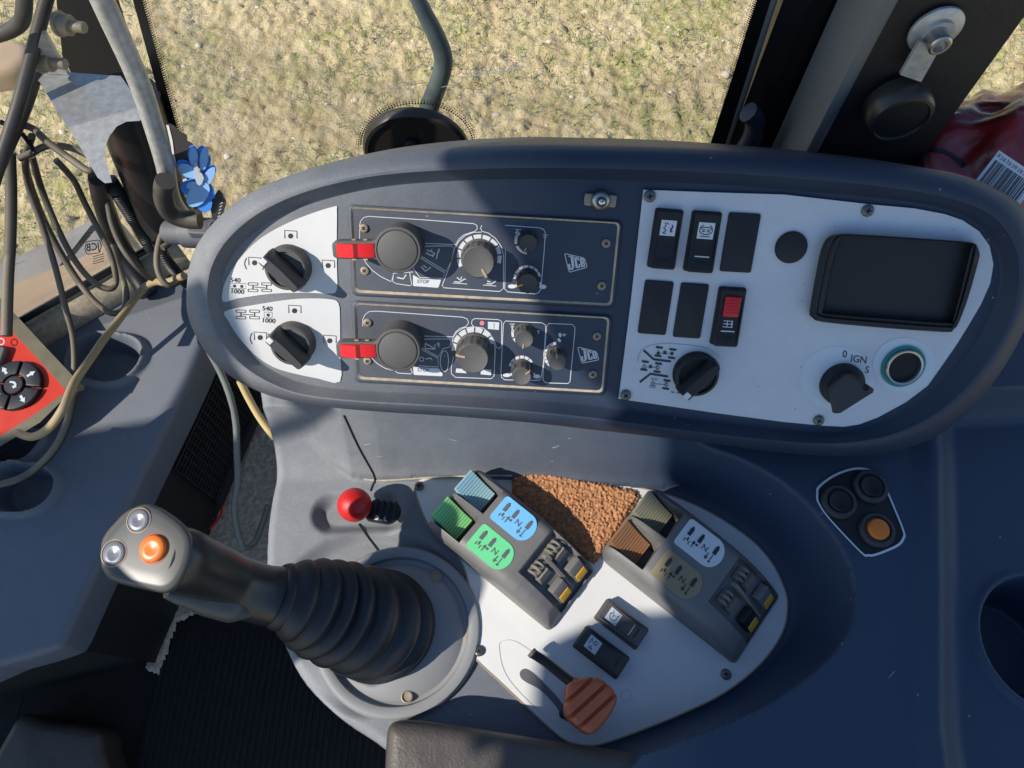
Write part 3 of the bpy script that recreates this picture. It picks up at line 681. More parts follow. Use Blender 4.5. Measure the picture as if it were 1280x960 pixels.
# ---- white printed quarter labels at the left of the pod
def label_plate(P, lb, x, y):
    q = catmull(pts(P), 3)[::-1]
    o = MB().rings([[POD.at(*v, h) for v in q] for h in (.0, .0008)], False, True).build('label_plate', 'white', pod, smooth=0); o['label'] = lb; return o
la = label_plate('418,258 386,268 357,280 327,297 304,318 288,340 279,360 279,377 298,373 342,367 386,366 411,367 421,362 421,330 421,290 421,262', 'upper white rounded label plate behind the upper left rotary switch', 360, 350)
lb = label_plate('281,389 313,382 357,375 386,373 412,374 423,379 425,400 425,440 425,477 397,473 368,467 342,459 319,444 298,421 286,402', 'lower white rounded label plate behind the lower left rotary switch', 370, 430)
def sym_shaft(p, x, y, r=4.2, arms=True, br=False, s=1.):
    p.circle(x, y, r*.82, 0, 'ink', 6)
    if arms: p.line([(x-7*s, y+3), (x-7.5*s, y-7), (x+8*s, y-6), (x+8*s, y+3)], 1., 'ink')
    if br:
        p.line(catmull([(x-10*s, y-6), (x-12.5*s, y+1), (x-10*s, y+8)], 4, False), 1., 'ink'); p.line(catmull([(x+10*s, y-5), (x+12.5*s, y+2), (x+10*s, y+9)], 4, False), 1., 'ink')
def sym_axle(p, x, y):
    for dx in (0, 17):
        for dy in (-4, 4):
            p.line(roundpoly([(x+dx-6, y+dy-1.6), (x+dx+6, y+dy-1.2), (x+dx+6, y+dy+1.8), (x+dx-6, y+dy+1.4)], .5, 1), .8, 'ink', True)
        p.line([(x+dx, y-2.5), (x+dx, y+2.5)], 1.2, 'ink')
    p.line([(x+2, y), (x+15, y+.6)], .9, 'ink')
p = Print(POD, .0011)
sym_shaft(p, 363, 295); sym_shaft(p, 318, 328.5, br=True); sym_shaft(p, 410, 332)
p.text('540', 294, 350.5, 8, 4, 'ink', 1.1); p.text('1000', 296.5, 364.5, 8, 4, 'ink', 1.1); p.line(pts('288,354 307,354.5 307,361 288,360.5'), .6, 'ink', True); p.circle(293, 357.5, 2, 0, 'ink', 8); p.circle(302, 358, 2, 0, 'ink', 8)
sym_axle(p, 316, 359); p.build('printed_symbol', la)
p = Print(POD, .0011)
sym_shaft(p, 368, 388.5); sym_shaft(p, 325, 422, br=True); sym_shaft(p, 412, 426)
p.text('540', 334, 386, 8, 4, 'ink', 1.1); p.text('1000', 335.5, 401, 8, 4, 'ink', 1.1); p.line(pts('330,390 340,390.5 340,397 330,396.5'), .6, 'ink', True); p.circle(335, 393.8, 2, 0, 'ink', 8)
sym_axle(p, 301, 393); p.build('printed_symbol', lb)

def rotary(x, y, r, ang, label, h0=.0008, mats=('knobdusty', 'knob'), tip='white', hh=.024, group=None, name='rotary_switch'):
    """round base with a raised bar handle; ang is the screen angle of the pointer"""
    k = POD.px(x, y); T = POD.frame(x, y, ang, h0); t = thing(name, label, 'rotary switch', T, group)
    r = r*k
    m = MB(T); m.lathe([(r, 0), (r, hh*.16), (r*.95, hh*.22), (r*.93, hh*.36), (r*.86, hh*.40), (r*.80, hh*.40), (r*.78, hh*.30), (0, hh*.30)], 40); m.build('base', mats[0], t)
    m = MB(T); L = r*1.02; wv = r*.34
    P = roundpoly([(L, wv*.95), (L*.1, wv*1.05), (-L*.98, wv*.75), (-L*1.04, 0), (-L*.98, -wv*.75), (L*.1, -wv*1.05), (L, -wv*.95)], .0018, 3)
    P2_ = [(x_*.93, y_*.72) for x_, y_ in P]
    A_ = ccw(P); B_ = ccw(P2_); m.rings([[(a, b, hh*.28) for a, b in A_], [(a, b, hh*.55) for a, b in A_], [(a, b, hh*.95) for a, b in B_], [(a*.97, b*.8, hh) for a, b in B_]], False, True)
    m.build('handle', mats[1], t, smooth=35)
    m = MB(T); m.box((L*.80, 0, hh*1.0), (L*.26, wv*.8, hh*.06), .0006); m.build('pointer', tip, t)
    return t
rotary(362, 333, 28, 222, 'upper black rotary switch with white pointer tip on the left white label', group='rotary switches at the left end of the pod', hh=.029)
rotary(368, 427, 27, 222, 'lower black rotary switch with white pointer tip on the left white label', group='rotary switches at the left end of the pod', hh=.029)

# ---- two lift control modules
def knob(mb, r, h, flutes=18, amp=.03, top=.93, n=72):
    rs = []
    for rr_, zz, a in ((1, 0, 1), (1, h*.80, 1), (.985, h*.90, .8), (top, h*.985, .2), (top*.96, h, 0), (top*.90, h*.985, 0)):
        rs.append([(r*rr_*(1+amp*a*math.cos(flutes*2*math.pi*k/n))*math.cos(2*math.pi*k/n), r*rr_*(1+amp*a*math.cos(flutes*2*math.pi*k/n))*math.sin(2*math.pi*k/n), zz) for k in range(n)])
    return mb.rings(rs, False, True)
def dial(parent, x, y, r, h, ang, name, ringr, a0, a1, seg, mark='tan', h0=.0015, m1='knobdusty', flutes=16, ticks='print'):
    k = POD.px(x, y); T = POD.frame(x, y, ang, h0)
    m = MB(T); m.lathe([(r*k*1.12, 0), (r*k*1.12, h*.12), (r*k*1.02, h*.2)], 40); knob(m, r*k, h, flutes); o = m.build(name, m1, parent, smooth=35)
    m = MB(T); m.box((r*k*.72, 0, h*1.0), (r*k*.5, r*k*.13, h*.03), 0); m.box((r*k*1.0, 0, h*.55), (r*k*.10, r*k*.16, h*.85)); m.build('pointer_line', mark, o, smooth=0)
    # moulded notches on the flank
    m = MB(T)
    for a in (75, 130):
        m.T = T@Matrix.Rotation(R(a+ang), 4, 'Z'); m.box((r*k*.97, 0, h*.45), (r*k*.12, r*k*.2, h*.42), 0)
    m.build('notch', 'black', o, smooth=0)
    p = Print(POD, .0017); n = seg
    for i in range(n):
        b0 = a0+(a1-a0)*(i+.08)/n; b1 = a0+(a1-a0)*(i+.92)/n
        P = [(x+ringr*math.cos(R(b0+(b1-b0)*j/4)), y+ringr*math.sin(R(b0+(b1-b0)*j/4))) for j in range(5)]
        Q = [(x+ringr*.78*math.cos(R(b0+(b1-b0)*j/4)), y+ringr*.78*math.sin(R(b0+(b1-b0)*j/4))) for j in range(5)]
        for j in range(4): p.fill([P[j], P[j+1], Q[j+1], Q[j]], ticks)
    p.build('scale_ring', parent); return o
def lift_knob(parent, bx, by, r, h, tabpx):
    """tall round knob with a side arm holding a red locking slider"""
    k = POD.px(bx, by); T = POD.frame(bx, by, 180, .0015)      # x towards the left of the photo
    m = MB(T); R_ = r*k
    m.lathe([(R_*1.0, 0), (R_*1.0, h*.80), (R_*1.03, h*.82), (R_*1.04, h*.93), (R_*1.0, h*.96), (R_*.93, h*.965), (R_*.90, h*.94), (R_*.885, h*.94), (R_*.87, h*.985), (R_*.82, h), (0, h)], 56)
    o = m.build('lift_knob', 'knobdusty', parent, smooth=35)
    m = MB(T); L = tabpx*k
    P = roundpoly([(R_*.72, R_*.62), (R_*1.05, R_*.40), (L*.93, R_*.40), (L, R_*.30), (L, -R_*.30), (L*.93, -R_*.40), (R_*1.05, -R_*.40), (R_*.72, -R_*.62)], .002, 3)
    m.prism(P, h*.60, h*.94, .0012, True); m.build('lock_arm', 'knobdusty', o)
    m = MB(T); z = h*.94; wv = R_*.30; x0, x1 = R_*1.02, L*.93; xm = (x0+x1)/2
    prof = [(x0, z+.0008), (x0+.003, z+.0020), (xm-.002, z+.0016), (xm+.001, z+.0042), (xm+.004, z+.0034), (x1-.003, z+.0018), (x1, z+.0006)]
    m.rings([[(a, wv, b) for a, b in prof]+[(x1, wv, z-.004), (x0, wv, z-.004)], [(a, -wv, b) for a, b in prof]+[(x1, -wv, z-.004), (x0, -wv, z-.004)]]); m.build('lock_slider', 'red', o, smooth=30)
    m = MB(T)
    for a in (.25, .55): m.box((x0+(x1-x0)*a, -R_*.42, h*.80), (.003, .001, .002)); m.box((x0+(x1-x0)*a, R_*.405, h*.93), (.0032, .001, .0025))
    m.build('slot_mark', 'tan', o, smooth=0); return o
def logo(parent, quad, ox, oy, sx, sy):
    p = Print(POD, .0018); q = roundpoly(quad, 2.2, 3); p.line(q, 1.0, 'print', True)
    L_ = lambda s_, wd, c=False: p.line([(ox+(x/21.33+700-705.7)*sx, oy+(y/21.33+300-316.8)*sy) for x, y in pts(s_)], wd, 'print', c, .00003)
    L_('228,430 375,452', 1.6); L_('312,436 335,600 350,745', 3.2); L_('352,725 325,770 275,778 258,740', 2.6); L_('262,770 240,640', 2.6)
    L_('490,545 482,488 400,478', 2.2); L_('402,470 425,600 448,735', 2.8); L_('440,735 525,712 518,640', 2.2)
    L_('548,490 570,600 598,722', 2.6); L_('540,494 618,512 642,570 575,592', 1.9); L_('575,596 648,625 652,690 600,712', 1.9)
    p.build('printed_emblem', parent)
def module(label, plate, groove, desc):
    t = thing('lift_module', label, 'control module', POD.at(*np.mean(plate, 0), .0), 'lift control modules on the pod')
    G = roundpoly(groove, 8, 4); Pp_ = roundpoly(plate, 6, 4)
    G = G[::-1]; Pp_ = Pp_[::-1]
    md = [lerp(np.array(a), np.array(b), .62) for a, b in zip(G, Pp_)]
    md2 = [lerp(np.array(a), np.array(b), .25) for a, b in zip(G, Pp_)]
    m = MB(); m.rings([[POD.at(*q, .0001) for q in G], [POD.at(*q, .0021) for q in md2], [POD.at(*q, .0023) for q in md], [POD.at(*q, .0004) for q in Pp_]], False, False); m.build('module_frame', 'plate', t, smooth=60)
    dl = [lerp(np.array(a), np.array(b), .55) for a, b in zip(G, Pp_)]
    m = MB(); m.rings([[POD.at(*q, .0028) for q in dl], [POD.at(*q, .0012) for q in [lerp(np.array(a), np.array(b), .97) for a, b in zip(G, Pp_)]]], False, False); m.build('dusty_edge', 'dusty', t, smooth=60)
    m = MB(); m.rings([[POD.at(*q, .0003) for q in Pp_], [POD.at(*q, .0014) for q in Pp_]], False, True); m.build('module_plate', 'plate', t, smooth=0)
    return t
m1 = module('upper lift control module with three dials and a printed emblem', pts('441,261 772,280 762,379 446,362'), pts('434,255 779,276 768,386 440,370'), '')
for x, y in pts('455,285 456,338 757.5,304 752,357'): inst(SCRD, 'screw', m1, POD.frame(x, y, 11*x % 360, .0015))
lift_knob(m1, 503, 304, 27, .028, 78)
dial(m1, 599, 321, 20.5, .019, 62, 'depth_dial', 28, 150, 380, 9)
dial(m1, 660, 301, 11.8, .012, 118, 'height_dial', 17, 90, 230, 2, m1='knob', flutes=10)
dial(m1, 659, 349, 13, .014, 165, 'speed_dial', 17.5, 180, 350, 7, m1='knob', flutes=9, mark='yellow')
logo(m1, pts('705.7,316.8 730.5,322.6 734,334 711.5,340.4'), 705.7, 316.8, 1, 1)
p = Print(POD, .0017)
z6 = lambda s: [(420+x/5.82, 230+y/5.82) for x, y in pts(s)]
L = lambda s, c=False, wd=.9: p.line(z6(s), wd, 'print', c)
L('172,400 172,300 180,270 200,245 235,235 600,258 1000,288 1025,300 1028,325 1010,345 975,355 930,370 895,400 870,440 650,432')
L('200,525 215,570 260,625 320,670 400,710 410,690 418,650 560,640')
L('418,650 412,710 440,725 540,740 552,730 545,700 535,640'); L('650,452 840,450 860,465 840,560 800,635 620,525'); L('610,535 790,645 775,688 610,680 560,610')
p.fill(roundpoly(z6('560,660 610,690 765,695 745,755 560,742'), 1.5), 'print'); p.text('STOP', 528.8, 352.2, 6.2, 3, 'inkgrey', 1.0, 0, .0002)
L('1060,300 1052,325 1065,345 1110,358 1160,395 1200,450 1218,510 1218,760 1190,782 785,755 772,740 840,560 862,470 890,420 940,375 1000,352 1060,350')
L('850,720 955,728', wd=.8); L('860,710 900,715 935,690 945,695', wd=1.2); L('880,680 905,700 915,675', wd=1.4); L('1070,735 1165,742', wd=.8); L('1095,725 1130,728 1165,705', wd=1.2); L('1100,705 1125,715', wd=1.2)
L('655,500 690,520 705,515', wd=1.4); L('660,478 680,490 700,475', wd=1.2); L('690,490 720,505 700,530', wd=1.4); L('745,480 730,545', wd=1.2); L('752,470 745,500', wd=1.2)
L('620,600 650,635 690,605', wd=1.4); L('635,590 660,610', wd=1.2); L('445,680 490,690 510,660', wd=1.6)
L('1230,300 1480,318 1510,330 1522,350 1515,480 1490,765 1475,790 1450,800 1250,785 1228,765 1232,480')
p.line(pts('644,287 651,287'), .8, 'print'); p.line(pts('646.5,288 646.2,298.5'), 1.4, 'print'); p.fill(pts('643.6,291.5 646.6,287.6 649.4,291.6')); p.line(pts('678.5,293.5 684.8,294'), .8); p.line(pts('681.3,295 681,301'), 1.2); p.fill(pts('679,297 681.4,294.4 683.6,297.2'))
p.circle(640, 358, 5.2, 0, 'print', 12, 2.6); p.circle(645.5, 357, 1.8, 0, 'print', 8, dh=.0001); p.circle(678.5, 358.5, 4.6, 0, 'print', 10, 2.8); p.fill(pts('675,357 674,352.5 676.5,353 677.5,357'), 'print', .0001)
p.build('printed_symbol', m1)

m2 = module('lower lift control module with four dials and a printed emblem', pts('446,381 759,398.5 751,488 449.5,470.5'), pts('439,375 766,394.5 757,495 443,478'), '')
for x, y in pts('459.6,403 459.6,450.7 746,420 741,467.5'): inst(SCRD, 'screw', m2, POD.frame(x, y, 17*x % 360, .0015))
lift_knob(m2, 503, 425, 26, .027, 74)
dial(m2, 592.5, 437, 20, .022, 192, 'depth_dial', 28, 175, 345, 7)
dial(m2, 655, 416, 11.5, .017, 100, 'height_dial', 16, 110, 200, 2, flutes=12)
dial(m2, 652, 461, 11.8, .018, -35, 'speed_dial', 16.5, 190, 330, 6, flutes=12)
dial(m2, 695.5, 444, 11.2, .017, 262, 'mix_dial', 16.5, 120, 270, 8, flutes=10)
logo(m2, pts('722,433.6 745.5,439.5 748.5,449.8 727.3,454'), 722, 433.6, .95, .88)
p = Print(POD, .0017)
z8 = lambda s: [(420+x/5.82, 360+y/5.82) for x, y in pts(s)]
z9 = lambda s: [(600+x/5.82, 360+y/5.82) for x, y in pts(s)]
L = lambda s, c=False, wd=.9: p.line(z8(s), wd, 'print', c)
L('195,280 195,230 210,195 240,172 290,168 920,212 955,225 965,255 945,280 900,295 870,320 850,355 640,350'); L('220,440 250,500 300,550 360,585 415,600 428,580 540,585')
L('428,580 430,605 450,618 540,625 555,615 545,585'); L('640,372 825,370 835,385 828,430 780,440 745,500 625,435'); L('610,440 740,510 745,575 600,565')
L('760,500 775,465 795,455 812,475 820,530 812,590 795,610 770,595 758,550 760,500')
p.fill(roundpoly(z8('560,570 570,575 750,585 778,630 770,642 565,632'), 1.5), 'print'); p.text('STOP', 529, 462.8, 6.2, 3, 'inkgrey', 1.0, 0, .0002)
L('1000,280 985,260 990,235 1010,222 1180,230 1205,242 1205,420 1190,440 1165,430 1160,400'); p.circle(602.5, 404, 3, 0, 'pink', 14); p.fill(z8('1105,245 1188,250 1185,305 1105,298'), 'print'); p.line(z8('1150,255 1150,295'), .6, 'inkgrey', False, .0001)
L('840,420 850,365 880,320 930,290 1000,282 1070,290 1120,330 1150,390 1158,450 1150,640 1130,660 870,650 840,625 838,580 855,500')
p.fill(z8('875,585 935,590 950,620 870,615'), 'print'); p.fill(z8('1055,590 1130,595 1128,635 1052,628'), 'print')
L('650,400 650,440 720,445 720,410', wd=1.3); L('655,405 715,440', wd=1.3); L('735,400 750,430', wd=1.2); L('745,395 755,415', wd=1.); p.circle(527, 449, 2.6, .9, 'print'); L('650,515 690,510 700,525', wd=1.2); p.circle(503, 461.5, 2, 0, 'print', 8)
p.fill(z8('790,475 805,505 775,505'), 'inkgrey'); 
M9 = lambda s, wd=.9, c=False: p.line(z9(s), wd, 'print', c)
M9('185,240 450,253 475,268 478,300 460,560 445,650 430,672 180,668 158,650 152,610 170,260', .9, True); M9('500,258 670,265 690,285 690,320 655,680 640,695 480,690 458,670 460,600 485,275', .9, True)
M9('215,262 255,262', .8); M9('235,320 235,268', 1.5); p.fill(z9('222,285 235,262 250,285')); M9('415,310 435,312', .8); M9('425,330 424,312', 1.2)
p.circle(633.5, 469, 5, 0, 'print', 12, 2.4); p.circle(639, 468, 1.6, 0, 'print', 8, dh=.0001); p.circle(671, 470.5, 4.4, 0, 'print', 10, 2.6); p.fill(pts('667.5,470 666.6,466 669,466.5'), 'print', .0001)
p.fill(z9('570,330 585,325 600,345 585,360 570,350')); p.fill(z9('600,332 628,335 612,355')); p.fill(z9('560,375 575,362 592,385 580,395'))
p.build('printed_symbol', m2)
# sensor stud above the modules
T = POD.frame(750, 250, 4, .0002); k = POD.px(750, 250)
t = thing('sensor_stud', 'small chrome ball stud on a dusty metal clip above the upper module', 'stud', T)
m = MB(T); m.prism(rrect(40*k, 15*k, .0015), 0, .003, .0008); m.build('clip', 'screwdusty', t)
m = MB(T); m.lathe([(12*k, .002), (12.5*k, .005), (10.5*k, .0075), (7.5*k, .0085), (7.2*k, .0075), (6*k, .0075)], 32); m.build('collar_ring', 'steel', t)
m = MB(T); m.lathe([(6.2*k, .006), (6.2*k, .010), (5.2*k, .0125), (3.2*k, .0142), (0, .0148)], 24); m.build('ball', 'chrome', t)

# ================================================================== RIGHT WHITE PANEL
HP = .0026
rpz = pts('804,237 880,240 980,243 1085,255 1144,260.5 1181,267.5 1203,275 1224,289 1237,307 1242,330 1238,354 1226,381 1210,408 1195,432 1179,455 1160,482 1132,503 1097,522 1074,530.5 1055,533.5 1027,532 980,527.5 896,516.5 773,498.5 788,380')
q = rpz[::-1]
body = [p_ for p_ in q]
m = MB(); m.rings([[POD.at(x, y, .0001) for x, y in body], [POD.at(x, y, HP-.0006) for x, y in body], [POD.at(x, y, HP) for x, y in [tuple(lerp(np.array(v), np.array([1010, 390]), .0016)) for v in body]]], False, True); sp = m.build('switch_panel', 'silverplate', pod, smooth=0); sp['label'] = 'silver white switch panel in the right half of the pod'
for x, y in pts('812,245 1084,263 782,493.5 1023,525'): inst(SCR, 'screw', sp, POD.frame(x, y, 7*x % 360, HP))
p = Print(POD, HP+.0004)
z3 = lambda s: [(770+x/5.565, 380+y/5.565) for x, y in pts(s)]
def bar(x, y, a=4): p.line([(770+(x-24)/5.565, 380+(y-3)/5.565), (770+(x+24)/5.565, 380+(y+4)/5.565)], 2.6, 'ink')
for x, y in pts('302,302 396,316 292,360 386,374 204,401 296,414 193,457 285,471 354,533 345,588'): bar(x, y)
for x, y in pts('294,342 389,345'): p.circle(770+x/5.565, 380+y/5.565, 2.2, 0, 'ink', 12)
for x, y in pts('197,438 290,442 256,556 350,560'): p.circle(770+x/5.565, 380+y/5.565, 2.2, .7, 'ink', 14)
for a in ('265,517 265,523', ): pass
for x, y in pts('266,522 253,576'): p.line([(770+(x-22)/5.565, 380+(y-8)/5.565), (770+(x+22)/5.565, 380+(y-3)/5.565), (770+(x+22)/5.565, 380+(y+8)/5.565), (770+(x-22)/5.565, 380+(y+3)/5.565)], .5, 'ink', True)
for s_ in ('340,326 340,350', '240,425 240,447'): p.line(z3(s_), 4, 'ink')
for s_ in ('300,342 380,345', '205,438 285,442', '265,556 345,560', '294,310 294,335', '389,322 389,340', '197,405 195,450', '290,418 288,465', '256,530 256,570', '350,540 348,582'): p.line(z3(s_), .5, 'ink')
p.line(z3('192,322 262,385 382,400'), 2.7, 'ink'); p.line(z3('165,545 240,486 362,505'), 2.7, 'ink')
p.line(pts('839,490 843,490.6'), 1.1, 'ink'); p.line(pts('846,491 855,492.2'), 1.1, 'ink'); p.line(catmull(z3('150,400 165,340 220,295 330,275 500,285 640,310 720,370'), 5, False), .35, 'inkgrey')
p.text('0', 1056, 443, 12.5, 6, 'ink', .95); p.text('IGN', 1073.5, 449.5, 12.5, 8, 'ink', .95); p.text('S', 1084, 462.5, 12, 8, 'ink', .95)
for x, y in pts('1005,355 1044,283 1192,287 994,511 948,483 1001,459 1002,376'): p.circle(x, y, .7, 0, 'ink', 6)
p.build('printed_symbol', sp)

def frame4(pl, P, h):
    """frame and size from four corners (top-left, top-right, bottom-right, bottom-left on the photo)"""
    W = [pl.at(x, y, h) for x, y in P]; o = sum(W)/4; u = (W[1]-W[0])+(W[2]-W[3]); v = (W[0]-W[3])+(W[1]-W[2]); 
    w_, h_ = np.linalg.norm(u)/2, np.linalg.norm(v)/2; u = u/np.linalg.norm(u); n = pl.n; v = np.cross(n, u); return mat4(u, v, n, o), w_, h_
def rocker(pl, P, h, label, draw=None, red=False, group=None, line=True, m_='knob', hi=.0095, lo=.0065):
    T, w_, l_ = frame4(pl, P, h); t = thing('rocker_switch', label, 'rocker switch', T, group)
    m = MB(T); m.prism(rrect(w_*1.0, l_*1.0, .002), 0, .0025, .0008); m.build('bezel', m_, t)
    A_ = ccw(rrect(w_*.90, l_*.965, .0022)); rs = []
    def zt(y): v_ = y/l_*2; return hi*max(0, -v_)**1.3+lo*max(0, v_)**1.3+.0055*(1-abs(v_)**1.3)
    for d, zf in ((0, .2), (0, .86), (.0006, .96), (.0016, 1.0)):
        B_ = offset2(A_, d); rs.append([(a, b, zt(b)*zf) for a, b in B_])
    m = MB(T); m.rings(rs[:-1], False, False)
    # top surface with intermediate rows so that it bends in the middle
    ys = np.linspace(-l_*.4825+.0016, l_*.4825-.0016, 9); hw = w_*.45-.0016
    m2_ = [[(-hw, y, zt(y)) for y in ys], [(hw, y, zt(y)) for y in ys]]
    m.rings([rs[-2], rs[-1]], False, False); V = [q for r in m2_ for q in r]; m.add(V, [(i, 9+i, 10+i, i+1) for i in range(8)])
    for sx in (-1, 1):
        for y in (-.42, -.34, .30, .36, .42): 
            T0 = m.T; m.T = T@Matrix.Translation(Vector((sx*w_*.32, y*l_, zt(y*l_)-.0001))); m.lathe([(.0007, 0), (.0006, .0004), (0, .0006)], 8); m.T = T0
    for sx in (-.1, .1):
        T0 = m.T; m.T = T@Matrix.Translation(Vector((sx*w_, .42*l_, zt(.42*l_)-.0001))); m.lathe([(.0007, 0), (.0006, .0004), (0, .0006)], 8); m.T = T0
    m.build('rocker', m_, t, smooth=40)
    y0 = l_*.20
    def z_(y): return zt(y)+.00035
    if red:
        m = MB(T); a = w_*.28
        m.T = T@Matrix.Translation(Vector((0, l_*.20, z_(l_*.2)-.001))); m.prism(rrect(2*a, l_*.34, .001), 0, .0032, .0008)
        for k_ in range(5): m.box((0, -l_*.10+k_*l_*.05, .0033), (2*a*.85, .0006, .0005))
        m.build('red_catch', 'red', t)
    else:
        s_ = w_*.27; m = MB(T); m.add([(-s_, y0-s_, z_(y0-s_)), (s_, y0-s_, z_(y0-s_)), (s_, y0+s_, z_(y0+s_)), (-s_, y0+s_, z_(y0+s_))], [(0, 1, 2, 3)]); o = m.build('lens', 'icon', t, smooth=0)
    m = MB(T)
    def seg(a, b, wd, dz=.0002):
        a = np.array(a, float); b = np.array(b, float); d = b-a; d /= np.linalg.norm(d)+1e-9; n_ = np.array([-d[1], d[0]])*wd/2
        q_ = [a+n_, a-n_, b-n_, b+n_]; m.add([(v[0], v[1], z_(v[1])+dz) for v in q_], [(0, 1, 2, 3)])
    s_ = w_*.27
    if draw:
        for pl_ in draw:
            for a, b in zip(pl_[:-1], pl_[1:]): seg((a[0]*s_, y0+a[1]*s_), (b[0]*s_, y0+b[1]*s_), .0007)
        m.build('symbol', 'ink', t, smooth=0)
    m = MB(T)
    if line: seg((-w_*.25, -l_*.22), (w_*.25, -l_*.22), .0009, .0)
    if red:
        for k_ in range(3): seg((-w_*.2, -l_*(.05+k_*.05)), (w_*.16, -l_*(.05+k_*.05)), .0006, 0)
        seg((-w_*.05, -l_*.04), (-w_*.05, -l_*.15), .0007, 0); seg((w_*.12, -l_*.04), (w_*.12, -l_*.15), .0009, 0)
    if m.v: m.build('printed_line', 'print', t, smooth=0)
    m = MB(T)
    for k_, x_ in enumerate((-.16, -.08, 0, .08, .16)): m.box((x_*w_, -l_*.34, zt(-l_*.34)), (w_*.03, l_*(.07 if k_ % 2 else .09), .0006))
    m.build('moulded_mark', 'dark' if m_ == 'black' else 'black', t, smooth=0)
    return t
ring_ = [[(.8*math.cos(R(a)), .75*math.sin(R(a))*.6) for a in range(0, 361, 30)], [(-.5, .1), (-.1, .1)], [(-.5, -.1), (-.1, -.1)], [(.1, .1), (.5, .1)], [(.1, -.1), (.5, -.1)], [(-.8, .3), (-.4, .7)], [(.8, .3), (.4, .7)], [(-.6, -.7), (.6, -.7)]]
tool_ = [[(-.5, .7), (-.3, .3), (-.6, 0), (-.2, -.3), (-.6, -.7), (-.2, -.7)], [(.4, .5), (.6, .2), (.3, -.1), (.6, -.4), (.4, -.5), (.3, -.3), (.6, .1), (.4, .5)], [(-.3, .7), (0, .5)]]
rocker(POD, pts('818.6,259.5 853.7,261.7 843,336.4 808.4,333'), HP, 'black rocker switch with white work tool symbol nearest the panel corner screw', tool_, group='rocker switches on the white pod panel', line=False, m_='black')
rocker(POD, pts('864,262.4 900,264.6 891.8,340.8 854,337.7'), HP, 'black rocker switch with round lamp symbol and a white line', ring_, group='rocker switches on the white pod panel', m_='black')
rocker(POD, pts('897,357.5 932.7,359 920,431.7 887.7,429.4'), HP, 'black rocker switch with a red safety catch', None, True, group='rocker switches on the white pod panel', m_='black')
for P, lb_ in ((pts('910,265 950,267 939,341 900,338.6'), 'black blank plate in the top row right of the lamp switch'), (pts('806,349.4 841,352 833,418.6 797,416'), 'black blank plate nearest the left edge of the white switch panel'), (pts('850.6,353 887,355 874,423 841,420.4'), 'black blank plate directly left of the red catch switch')):
    T, w_, l_ = frame4(POD, P, HP); o = MB(T).prism(rrect(w_, l_, .0018), 0, .0016, .0006).build('blank_plate', 'black', None, local=T); tag(o, lb_, 'blank plate', 'blank plates over unused switch holes')
T = POD.frame(988.5, 309, 0, HP); k = POD.px(988, 309)
o = MB(T).lathe([(20*k, 0), (20*k, .0014), (18.5*k, .0026), (12*k, .0034), (0, .0036)], 40).build('blanking_plug', 'black', None, local=T); tag(o, 'round black blanking plug left of the ashtray', 'plug')
# ashtray-like dark drawer
z4 = lambda s: [(980+x/4.267, 230+y/4.267) for x, y in pts(s)]
ash = thing('ashtray', 'dark grey rectangular ashtray flap set in the right of the pod panel', 'ashtray', POD.frame(1120, 353, 5, HP))
oo = resample(catmull(z4('250,275 300,267 345,265 700,287 990,310 1030,335 1043,370 1040,400 985,600 930,745 900,778 860,790 500,765 200,735 150,712 135,690 150,590 160,530 190,380 205,330 225,295'), 4)[::-1], 120)
ii = resample(catmull(z4('330,278 500,284 985,318 990,345 940,560 900,720 885,738 600,718 240,690 215,680 222,640 260,450 300,310'), 4)[::-1], 120)
def al(a, b):  # align start points
    k_ = int(np.argmin(((b-a[0])**2).sum(1))); return np.roll(b, -k_, 0)
ii = al(oo, ii); cen = oo.mean(0)
m = MB(); m.rings([[POD.at(*q, HP) for q in oo], [POD.at(*q, HP+.008) for q in oo], [POD.at(*q, HP+.0105) for q in lerp(oo, ii, .22)], [POD.at(*q, HP+.0105) for q in lerp(oo, ii, .45)], [POD.at(*q, HP+.009) for q in lerp(oo, ii, .55)], [POD.at(*q, HP+.0102) for q in lerp(oo, ii, .72)], [POD.at(*q, HP+.0100) for q in lerp(oo, ii, .88)], [POD.at(*q, HP+.003) for q in ii]], False, False); m.build('ashtray_rim', 'black', ash, smooth=35)
m = MB(); m.add([POD.at(*q, HP+.003) for q in ii], [tuple(range(120))]); m.build('ashtray_lid', 'black', ash, smooth=0)
rotary(869, 466, 28.5, 137, 'black rotary switch with white tip beside the steering mode symbols', h0=HP, mats=('black', 'black'), hh=.022, tip='white')
# ignition
k = POD.px(1050, 476); T = POD.frame(1051, 479, 0, HP)
ig = thing('ignition_switch', 'ignition lock with a black key on a grey disc marked 0 IGN S', 'ignition lock', T)
p = Print(POD, HP+.0002); p.circle(1047, 473, 46, 0, 'trimdisc' if 'trimdisc' in MT else 'icon', 40, 40); p.build('sticker_disc', ig)
m = MB(T); m.lathe([(27*k, .0003), (27*k, .005), (25.5*k, .007), (21*k, .008), (20*k, .0125), (17*k, .0135), (12*k, .0135), (0, .0135)], 40); m.build('lock_barrel', 'black', ig)
fr = POD.frame(1062, 488, 37, HP); m = MB(fr)   # key: a flat bow standing out from the lock
kp = [POD.at(*q, HP+hq) for q, hq in (((1037, 486), .016), ((1058, 468), .016), ((1062, 468), .020), ((1089, 486.5), .027), ((1088, 491), .028), ((1047.5, 516.5), .028), ((1043.5, 515), .027), ((1038.5, 489), .018))]
th = np.array(fr.to_3x3() @ Vector((0, 0, 1)))*.0016+np.array(fr.to_3x3() @ Vector((.3, .9, 0)))*.0016
m = MB(); m.rings([[p_-th for p_ in kp], [p_+th for p_ in kp]]); ko = m.build('key', 'knob', ig, smooth=25)
